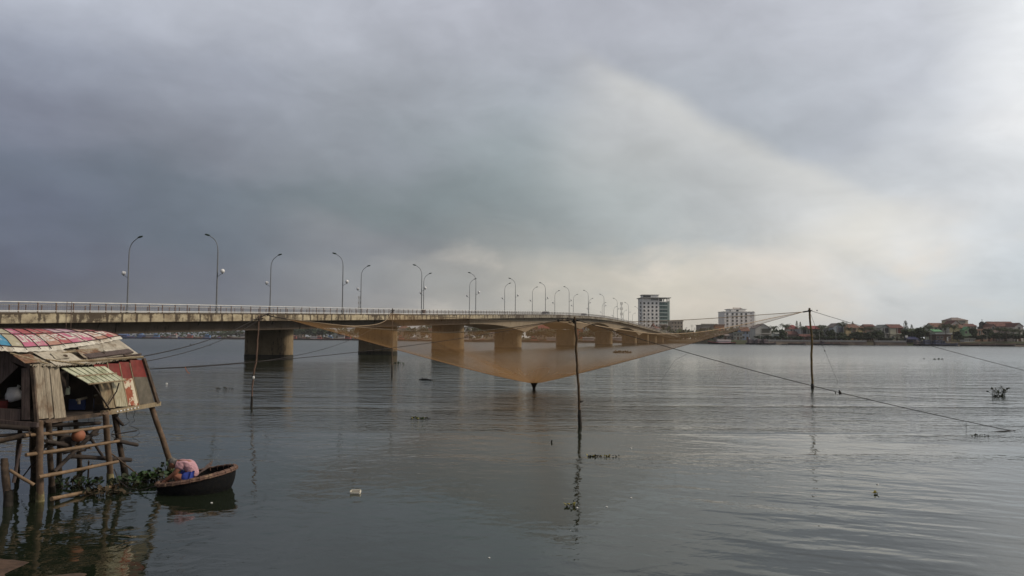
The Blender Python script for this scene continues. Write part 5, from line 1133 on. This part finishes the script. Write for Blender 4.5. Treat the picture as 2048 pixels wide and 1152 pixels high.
# trees
m_t=[mat('dark_foliage',(.030,.048,.020),.8,.35,.5,col2=(.05,.07,.03),f=(.5,.7)),mat('mid_foliage',(.045,.068,.028),.8,.3,.5,col2=(.028,.045,.02)),mat('grey_green_foliage',(.075,.085,.055),.8,.25,.5)]
m_palm=mat('palm_frond',(.05,.065,.03),.75,.3,.8,col2=(.10,.10,.045),f=(.55,.75)); m_trunk=mat('tree_trunk',(.11,.085,.065),.9,.3,2)
def mk_tree(kind,seed):    # unit tree: height 1, crown half-width .5
    rnd=random.Random(seed); r=thing({'palm':'palm_tree','broad':'broadleaf_tree','wispy':'casuarina_tree','bush':'hedge_shrub'}[kind],'',{'palm':'palm tree','broad':'tree','wispy':'tree','bush':'shrub'}[kind])
    tr=MB(); cr=MB()
    if kind=='palm':
        lean=rnd.uniform(-.08,.08); top=Vector((lean,0,.72)); tr.tube([(0,0,0),(lean*.3,0,.35),top],[.018,.014,.012],6)
        nf=17
        for k in range(nf):
            a=6.283*k/nf+rnd.uniform(-.2,.2); up=rnd.uniform(.05,.30) if k%3 else rnd.uniform(.2,.34); ln=rnd.uniform(.34,.5); dirv=Vector((math.cos(a),math.sin(a),0)); sd_=Vector((-dirv.y,dirv.x,0)); P_=[]
            for j in range(8): u=j/7; P_.append(top+dirv*ln*u*(1-.12*u)+Vector((0,0,up*math.sin(min(1,u*1.1)*2.1)-.20*u*u)))
            for j in range(7):
                a_,b_=P_[j],P_[j+1]; w=.12*math.sin(math.pi*min(1,(j+.9)/7.6))+.01
                for sg in (-1,1):
                    for h_ in range(3):
                        c0=a_.lerp(b_,h_/3); c1=a_.lerp(b_,(h_+.62)/3); tip=c1+sd_*sg*w+dirv*.03+Vector((0,0,-.045*rnd.uniform(.6,1.3)))
                        cr.add([c0,c1,tip],[(0,1,2)])
        cr.obj('crown',m_palm,r)
    elif kind=='wispy':
        tr.tube([(0,0,0),(0.02,0,.5),(0,0,.9)],[.016,.012,.005],5)
        for k in range(420):
            z=rnd.uniform(.35,1.0); rr=.30*(1.05-z)**.6*rnd.random()**.5; a=rnd.uniform(0,6.283); c=Vector((rr*math.cos(a),rr*math.sin(a),z-.1*rr)); s=rnd.uniform(.02,.05)
            d=Vector((rnd.uniform(-.5,.5),rnd.uniform(-.5,.5),rnd.uniform(.4,1))).normalized()*s*1.6; sd_=Vector((d.y,-d.x,rnd.uniform(-.01,.01)))*.25; cr.add([c-d,c+sd_,c+d,c-sd_],[(0,1,2,3)])
        cr.obj('crown',m_t[2],r)
    else:
        bush=kind=='bush'
        if not bush:
            tr.tube([(0,0,0),(.01,0,.3),(.02,0,.55)],[.035,.026,.012],6)
            for k in range(5): a=rnd.uniform(0,6.28); tr.tube([(.01,0,.28+.04*k),(.2*math.cos(a),.2*math.sin(a),.5+.05*k)],[.014,.005],4)
        else: tr.tube([(0,0,0),(0,0,.4)],[.03,.01],5)
        lobes=[]
        for k in range(12 if not bush else 9):
            a=rnd.uniform(0,6.28); rr=rnd.uniform(0,.33); z=rnd.uniform(.42,.82) if not bush else rnd.uniform(.25,.7); lobes.append((Vector((rr*math.cos(a),rr*math.sin(a),z)),rnd.uniform(.12,.22)))
        for c,R_ in lobes:
            for k in range(75):
                v=Vector((rnd.gauss(0,1),rnd.gauss(0,1),rnd.gauss(0,1))).normalized()*R_*rnd.uniform(.55,1.08); p=c+v; s=rnd.uniform(.03,.065)
                n_=(v.normalized()+Vector((rnd.uniform(-.8,.8),rnd.uniform(-.8,.8),rnd.uniform(-.4,.8)))).normalized(); x_=n_.orthogonal().normalized(); y_=n_.cross(x_)
                cr.add([p-x_*s-y_*s*.6,p+x_*s-y_*s*.7,p+x_*s*.7+y_*s,p-x_*s*.9+y_*s*.8],[(0,1,2,3)])
        cr.obj('crown',m_t[seed%2],r)
    tr.obj('trunk',m_trunk,r); return r
protos={k:[mk_tree(k,s) for s in ss] for k,ss in {'palm':(1,2,3),'broad':(4,5,6,7),'wispy':(8,),'bush':(10,11,12)}.items()}
usedp=set()
GR={'palm':'palms along the far bank','broad':'leafy trees along the far bank','wispy':'wispy casuarinas behind the houses','bush':'hedges and shrubs along the far promenade'}
def plant_tree(kind,px,ytop,wpx,label,dY=8,ybase=None):
    Y=shoreY(px)+dY; x=PX(px,Y); h=ZZ(px,ytop,Y)-GZ; w=wpx*(1.75 if kind=='palm' else 1.6)/1600*Y
    if h<1: h=1.2
    pr=protos[kind][len(usedp|set())%len(protos[kind])] if False else random.choice(protos[kind]); s=(w,w*random.uniform(.85,1.1),h) if kind!='wispy' else (w*1.6,w*1.6,h)
    if pr.name not in usedp:
        usedp.add(pr.name); pr.location=(x,Y,GZ-.1); pr.scale=s; pr.rotation_euler=(0,0,random.uniform(0,6)); tag(pr,label,None,GR[kind]); 
    else: dup(pr,(x,Y,GZ-.1),random.uniform(0,6.28),label,GR[kind],s)
TR=[('palm',1549,649,17,'small palm between the grey gable house and the low blue house'),('palm',1573,644.5,21,'tall dark palm left of the bright red roof'),('broad',1566,658,14,'dark tree at the foot of the tall palm left of the bright red roof'),
('wispy',1594,642,9,'left feathery casuarina rising behind the bright red roof'),('wispy',1601,644,8,'right feathery casuarina rising behind the bright red roof'),('palm',1607,649.5,13,'palm head above the flat-roofed modern house'),
('palm',1645,648,24,'big dark palm between the pinkish red roof and the grey hipped roof'),('broad',1640,660,20,'dense tree just right of the tall right net pole'),('broad',1662,657,15,'round tree left of the pale blue steep gable house'),('palm',1686,641,19,'tallest palm in front of the pale blue steep gable'),('wispy',1706,643,7,'small dark pointed treetop over the yellow house'),
('palm',1698,652,16,'palm before the left part of the yellow house'),('broad',1680,664,22,'dark tree under the tallest palm'),('palm',1725,652,20,'palm at the right end of the yellow house'),('palm',1742,651,24,'wide palm hiding the small upper room'),('broad',1716,662,24,'dense tree in front of the yellow house porch'),('broad',1736,664,24,'dense tree below the wide palm'),('broad',1757,660,18,'tree left of the grey house with the white awning'),
('wispy',1812,641.5,13,'tall grey feathery casuarina right of the cream narrow house'),('wispy',1824,649,9,'short grey feathery casuarina beside the tall one'),('broad',1818,656,26,'broad dark tree under the casuarinas'),('broad',1838,652,22,'rounded tree on the skyline in the gap between house groups'),('broad',1850,656,20,'tree left of the long brownish roof palms'),('palm',1859,647.5,20,'tall dark palm left of the long brownish red roof'),('broad',1830,663,20,'reddish shaded tree above the blue-covered boats'),
('palm',1893,644,24,'left of two palms before the long brownish red roof'),('palm',1906,646,22,'right of two palms, below the grey peaked roof'),('broad',1915,662,16,'dark tree left of the yellow and green houses'),('broad',1948,655,12,'dark tree between the green house and the tan house'),('broad',1925,671,26,'low dark tree mass below the yellow house'),('broad',1945,671,22,'low dark tree mass below the green house'),('broad',1978,656,16,'dark reddish tree right of the tan house'),
('palm',1998,652,26,'first palm before the long school from the left'),('palm',2013,653,24,'second palm before the long school from the left'),('palm',2026,656,24,'third palm before the long school from the left'),('palm',2042,655,24,'palm at the right edge before the gable wing'),('broad',1992,664,26,'dark tree mass at the left foot of the school'),('broad',2012,666,30,'dark tree mass at the middle foot of the school'),('broad',2032,665,28,'dark tree mass at the right foot of the school'),('broad',2060,660,26,'tree just beyond the right edge'),('broad',1965,668,20,'low tree in front of the tan house'),
('bush',1519,668,20,'hedge below the left part of the grey gable house'),('bush',1536,668.5,22,'hedge below the loggia of the grey gable house'),('bush',1553,669,18,'hedge under the low blue house'),('bush',1570,670,18,'hedge left of the long dull red roof'),('bush',1586,670,18,'hedge before the long dull red roof'),('bush',1598,670,12,'hedge left of the brown shed'),('bush',1635,670,20,'shrubs just right of the right net pole'),('bush',1655,669,22,'shrubs below the grey hipped house'),('bush',1676,668,22,'shrubs below the pale blue steep gable'),('bush',1697,668,22,'shrubs left of the yellow house porch'),('bush',1718,668,22,'shrubs below the yellow house'),('bush',1740,668,22,'shrubs below the wide palm'),('bush',1762,671,20,'shrubs left of the white awning'),('bush',1782,674,22,'shrubs below the cream narrow house'),('bush',1803,674,20,'shrubs right of the cream narrow house'),
('broad',1372,668,16,'small tree in the gap right of the beige block'),('broad',1390,671,14,'low tree left of the grey warehouse'),('broad',1418,669,24,'low tree before the grey warehouse'),('broad',1440,668,18,'low tree before the orange annex'),
('broad',1080,659,22,'dark tree before the left part of the red-roofed hall'),('broad',1098,658,24,'dark tree before the right part of the red-roofed hall'),('broad',1062,662,16,'tree left of the red-roofed hall'),('broad',1186,657,16,'tree right of the pale blue block'),('broad',1168,664,18,'tree under the pale blue block'),
('broad',955,654,20,'dark tree right of the small white house behind the bridge'),('broad',968,657,20,'tree left of the pale yellow house behind the bridge'),('broad',850,655,18,'tree left of the arcaded pinkish house'),('broad',820,655,20,'tree right of the reddish-roofed house'),('broad',786,658,18,'tree behind the far thin net pole'),
('broad',592,657,20,'leftmost tree right of the first pier'),('broad',608,656,22,'second tree right of the first pier'),('broad',624,655,20,'tree behind the house with the white awning'),('broad',644,656,22,'tree right of the house with the white awning'),('broad',660,657,20,'tree left of the grey shed'),('broad',690,659,20,'tree right of the grey shed'),('broad',706,661,18,'tree left of the second pier'),('broad',460,663,24,'tree above the boats left of the first pier'),('broad',438,664,22,'second tree above the boats left of the first pier'),('broad',480,662,24,'tree touching the left side of the first pier'),('broad',415,666,20,'third tree above the boats left of the first pier')]
for k,px,yt,w,lb in TR: plant_tree(k,px,yt,w,lb,{'palm':9,'broad':15,'wispy':34,'bush':8}[k]+random.uniform(-1.5,1.5))
hb=MB(); rnd=random.Random(5); pr=None
# far wood behind the bridge that reads as one mass
def wood(label,x0,x1,n,d0,d1,hh,mt,name):
    wd=MB()
    for k in range(n):
        px=rnd.uniform(x0,x1); Y=shoreY(px)+rnd.uniform(d0,d1); top=rnd.uniform(.0,1)**.7*(hh+hh*.35*mnoise.noise(Vector((px*.035,hh,0)))+hh*.2*mnoise.noise(Vector((px*.15,hh,3)))); x=PX(px,Y); c=Vector((x,Y,GZ+top)); s=rnd.uniform(.5,1.3)
        n_=Vector((rnd.uniform(-1,1),rnd.uniform(-1,.2),rnd.uniform(-.3,1))).normalized(); x_=n_.orthogonal().normalized(); y_=n_.cross(x_); wd.add([c-x_*s-y_*s,c+x_*s-y_*s,c+x_*s+y_*s,c-x_*s+y_*s],[(0,1,2,3)])
    tag(wd.obj(name,mt),label,'wood',kind='stuff')
wood('dark green wood along the far bank behind the bridge',-350,1340,6500,40,75,9.5,m_t[0],'far_wood')
wood('low dark trees filling the gaps behind the riverside houses',1340,2500,5200,48,80,7.0,m_t[1],'far_wood')
# boats
def boat_proto(hullc,stripe,cabc,roofc,covered=False,name='fishing_boat',low=False):
    t_=thing(name,'','fishing boat'); Lh=7.; n=16; vs=[]; prof=[]
    for i in range(n+1):
        u=i/n*2-1; w=2.0*(1-abs(u)**2.6)**.7*(1 if u<0 else 1); w=max(.05,w if u>0 else max(w,.9 if u>-.98 else .7)); sh=1.15+.55*max(0,u)**2*1.9+.28*max(0,-u)**2; x=u*Lh
        prof.append((x,w,sh))
        vs+=[(x,0,-.4),(x*.99,w*.75,.05),(x,w*.98,sh*.62),(x,w,sh),(x,w*.9,sh),(x,w*.85,sh*.55),(x,-w*.85,sh*.55),(x,-w*.9,sh),(x,-w,sh),(x,-w*.98,sh*.62),(x*.99,-w*.75,.05)]
    k=11; mb=MB(); mb.add(vs,[(i*k+j,i*k+(j+1)%k,(i+1)*k+(j+1)%k,(i+1)*k+j) for i in range(n) for j in range(k)]); mb.add([vs[j] for j in range(k)],[tuple(range(k))]); h_=mb.obj('hull',cm('boat_hull_paint',hullc,.6),t_)
    mb=MB()
    for sg in (-1,1): mb.tube([(x,sg*(w+.03),sh-.12) for x,w,sh in prof],.10,4)
    mb.obj('gunwale_stripe',cm('boat_stripe_paint',stripe,.6),t_)
    if low: return t_
    if covered:
        mb=MB(); mb.box((-1.,0,1.9),(6.4,3.0,1.5)); mb.obj('cabin',cm('boat_cabin_paint',cabc,.7),t_); mb=MB(); mb.slab([(-4.5,-1.8,2.7),(2.5,-1.8,2.7),(2.5,0,3.05),(-4.5,0,3.05)],-.08); mb.slab([(-4.5,0,3.05),(2.5,0,3.05),(2.5,1.8,2.7),(-4.5,1.8,2.7)],-.08); mb.obj('cabin_roof',cm('boat_roof_paint',roofc,.7),t_)
    else:
        mb=MB(); mb.box((-3.2,0,2.1),(3.8,2.6,2.2)); mb.box((-4.,0,3.5),(1.9,2.0,.9)); c_=mb.obj('wheelhouse',cm('boat_cabin_paint',cabc,.7),t_)
        MB().box((-3.2,0,3.25),(4.4,3.1,.12)).obj('wheelhouse_roof',cm('boat_roof_paint',roofc,.7),c_)
        mb=MB(); mb.box((-3.2,0,2.5),(3.3,2.66,.55)); mb.obj('wheelhouse_window',m_win,c_)
        mb=MB(); mb.tube([(.8,0,.8),(.8,0,5.4)],[.09,.05],6); mb.tube([(.8,0,4.6),(4.2,0,2.6)],.04,4); mb.tube([(-1.4,0,2.9),(.8,0,4.9)],.025,3); mb.obj('mast',m_slab,t_)
    return t_
BPs=[boat_proto((.035,.07,.20),(.35,.10,.08),(.10,.20,.38),(.30,.30,.32)),boat_proto((.06,.05,.055),(.30,.05,.05),(.30,.09,.08),(.42,.38,.36)),boat_proto((.10,.045,.04),(.45,.4,.36),(.36,.34,.34),(.20,.07,.06)),boat_proto((.03,.06,.17),(.06,.13,.30),(.05,.10,.28),(.12,.2,.42),True,'covered_boat'),boat_proto((.05,.05,.055),(.26,.08,.07),(.32,.31,.32),(.27,.26,.27),True,'covered_boat'),boat_proto((.045,.042,.045),(.16,.07,.06),(.2,.2,.2),(.2,.2,.2),False,'low_boat',True)]
BPs+=[boat_proto((.022,.024,.034),(.09,.05,.06),(.13,.10,.12),(.26,.22,.23)),boat_proto((.020,.024,.05),(.07,.07,.12),(.06,.075,.14),(.18,.17,.2))]
usedb=set()
def moor(k,px,lb,rz=0,s=1.,dY=-6,grp='fishing boats moored along the far bank'):
    Y=shoreY(px)+dY; pr=BPs[k]
    if k not in usedb: usedb.add(k); pr.location=(PX(px,Y),Y,0); pr.rotation_euler=(0,0,rz); pr.scale=(s,s,s); tag(pr,lb,None,grp)
    else: dup(pr,(PX(px,Y),Y,0),rz,lb,grp,(s,s,s))
pi=math.pi
ML=[(3,250,'blue covered boat just beyond the right tip of the painted hut roof',0,1.25),(0,272,'blue boat second from the hut roof tip',pi,1.15),(3,290,'dark blue covered boat third from the hut roof tip',0,1.1),(4,305,'pale-roofed covered boat left of the two tiny dark weeds',0,1.2),(0,322,'bright blue fishing boat in the middle of the far left row',0,1.1),(1,340,'boat with reddish wheelhouse right of the bright blue one',pi,1.1),(2,357,'white-cabined boat above the left tiny weed',0,1.05),(0,372,'dark blue boat right of the white-cabined one',pi,1.0),(1,388,'low brown-red boat above the two tiny weeds',0,1.0),(2,404,'small boat with white gunwale and cabin above the right tiny weed',pi,1.),(0,424,'blue boat below the green trees left of the first pier',0,1.05),(5,441,'low grey boat left of the big purple-dark boat',0,1.),(2,478,'larger maroon boat with white cabin touching the first pier',pi,1.35),
(1,596,'maroon boat right behind the first pier',0,1.05),(5,612,'low dark boat right of the first pier',pi,1.1),(4,630,'boat with pale cover below the white awning house',0,1.0),(1,646,'reddish boat left of the striped white one',0,.95),(2,672,'large boat with white barred cabin left of the second pier',pi,1.45),(0,668,'dark blue boat behind the large white-barred one',0,1.0),(1,705,'maroon boat just left of the second pier',0,1.2),(5,722,'low dark boat at the left edge of the second pier',0,1.),
(1,812,'red boat right of the second pier behind the net',0,1.1),(4,832,'pale-cabined boat behind the net between second and third pier',0,1.),(2,855,'white-cabined boat left of the third pier behind the net',pi,1.1),
(2,942,'red passenger boat with white windows right of the third pier',0,1.3),(5,968,'low grey boat right of the red passenger boat',0,1.2),
(5,1058,'low grey-blue boat at the left foot of the second arch',0,1.2),(1,1078,'red boat at the left of the second arch',0,1.),(4,1100,'pale boat at the right of the second arch',pi,1.),
(4,1180,'white covered boat under the third arch',0,1.1),(5,1165,'low dark boat under the third arch',0,1.2),(4,1236,'white-topped boat under the fourth arch',0,1.1),(5,1243,'low dark boat under the fourth arch',pi,1.1)]
for k,px,lb,rz,s in ML: moor(k,px,lb,rz+random.uniform(-.15,.15),s*(1.4 if px<500 else 1.15))
rb=boat_proto((.020,.020,.024),(.36,.04,.055),(.60,.50,.52),(.62,.54,.56),True,'fishing_boat'); tag(rb,'long black and red boat with white tarpaulin cabin, right of the net edge',None)
Y=shoreY(1443)-6; rb.location=(PX(1443,Y),Y,0); rb.rotation_euler=(0,0,pi+.05); rb.scale=(1.22,1.1,.86)
mb=MB(); mb.box((rb.location.x-2,Y-2.4,2.3),(5,.1,.12)); 
for k,(px,lb,rz,s,pk) in enumerate([(1508,'dark boat at the left of the crowded cluster below the grey gable house',.3,.8,6),(1516,'second boat of the crowded cluster below the grey gable house',-.4,.75,7),(1523,'third boat of the crowded cluster, with dull wheelhouse',.5,.8,6),(1530,'fourth boat of the crowded cluster, with white wheelhouse',-.2,.75,2),(1537,'last boat at the right of the crowded cluster',.4,.8,6),
 (1571,'small black boat moored alone left of the dark low boat',0,.35,5),(1594,'long low dark boat moored under the parapet left of the right net pole',0,.75,5),(1640,'dark blue low boat right of the right net pole',.1,.8,5),(1651,'dark boat with dark wheelhouse in the pair right of the net pole',-.1,.62,6),(1663,'low boat beside the dark wheelhouse boat',.05,.8,5),(1688,'small dark low boat below the yellow house',0,.4,5),(1767,'tiny dark boat with a white end moored by the wall gap',0,.35,5),
 (1842,'dark boat at the left of the blue-black cluster before the boathouse',.3,.75,6),(1850,'second boat of the blue-black cluster before the boathouse',-.3,.8,7),(1860,'third boat of the blue-black cluster before the boathouse',.2,.8,7),(1871,'fourth boat of the blue-black cluster before the boathouse',-.2,.85,7),(1882,'fifth boat of the blue-black cluster before the boathouse',.15,.8,7),(1893,'last boat of the blue-black cluster, beside the white post',-.1,.85,7),
 (1940,'low dark boat on the mud below the white low building',0,.8,5),(1975,'low dark boat below the tan house',.1,.7,5),(2010,'low dark boat near the right edge',0,.8,5)]):
    moor(pk,px,lb,rz,s,-6 if k%2 else -8,'small boats moored along the right part of the far bank')
# white post, sign and lamp posts on the promenade
def post(label,px,yb,yt,dY,r,mt,name='lamp_post',cat='lamp post',arm=True,grp=None):
    Y=shoreY(px)+dY; x=PX(px,Y); z0,z1=GZ-.1,ZZ(px,yt,Y); t_=thing(name,label,cat,(x,Y,z0),grp); MB().tube([(x,Y,z0),(x,Y,z1)],[r,r*.7],6).obj('shaft',mt,t_)
    if arm: mb=MB(); mb.tube([(x,Y,z1),(x-.9,Y-.3,z1+.35)],r*.6,4); mb.box((x-1.2,Y-.3,z1+.38),(.6,.25,.12)); mb.obj('lamp_head',mt,t_)
    return t_
PG='lamp posts on the far promenade'
for px,lb in ((1521,'promenade lamp post below the grey gable house'),(1575,'promenade lamp post left of the tall dark palm foot'),(1639,'promenade lamp post just right of the right net pole'),(1672,'promenade lamp post below the pale blue steep gable'),(1771,'promenade lamp post below the white awning'),(1862,'promenade lamp post at the tall palm left of the boathouse'),(1974,'promenade lamp post right of the tan house')): post(lb,px,680,664,5,.11,m_frame,grp=PG)
post('white painted post standing at the right end of the boathouse',1895,684,674,-1,.42,m_white,'white_post','post',False)
t_=post('white sign board on a post at the right end of the pale parapet',1813,682,674,3,.1,m_frame,'sign_post','sign',False); x,Y=t_.location.x,t_.location.y; MB().box((x,Y-.15,ZZ(1813,673,Y)),(1.5,.1,1.2)).obj('sign_board',m_white,t_)
t_=thing('tarpaulin_shelter','dark blue tarpaulin shelter on the bank right of the sign board','shelter',(PX(1824,shoreY(1824)+4),shoreY(1824)+4,GZ-.6)); x,Y=t_.location.x,t_.location.y
m_btarp=cm('navy_tarpaulin',(.035,.04,.10)); mb=MB(); mb.slab([(x-3.4,Y-2,3.6),(x+3.4,Y-2,3.4),(x+3.2,Y+2.5,5.0),(x-3.2,Y+2.5,5.1)],-.08); mb.slab([(x-3.4,Y+2.4,1.5),(x+3.4,Y+2.4,1.5),(x+3.2,Y+2.4,5),(x-3.2,Y+2.4,5)],.05); mb.obj('tarpaulin',m_btarp,t_)
mb=MB(); [mb.box((x+sx,Y-1.9,2.3),(.15,.15,2.6)) for sx in (-3.2,0,3.2)]; mb.obj('support_post',m_trunk,t_)

# ---------------------------------------------------------------- evening haze over the river
hm=bpy.data.materials.new('evening_haze'); hm.use_nodes=True; nt=hm.node_tree; nt.nodes.remove(nt.nodes['Principled BSDF'])
pv=nt.nodes.new('ShaderNodeVolumePrincipled'); pv.inputs['Color'].default_value=(.97,.97,.98,1); pv.inputs['Density'].default_value=HAZE
nt.links.new(pv.outputs[0],nt.nodes['Material Output'].inputs['Volume'])
hz=MB().box((0,1480,34),(9800,3200,70)).obj('haze',hm); tag(hz,kind='stuff')
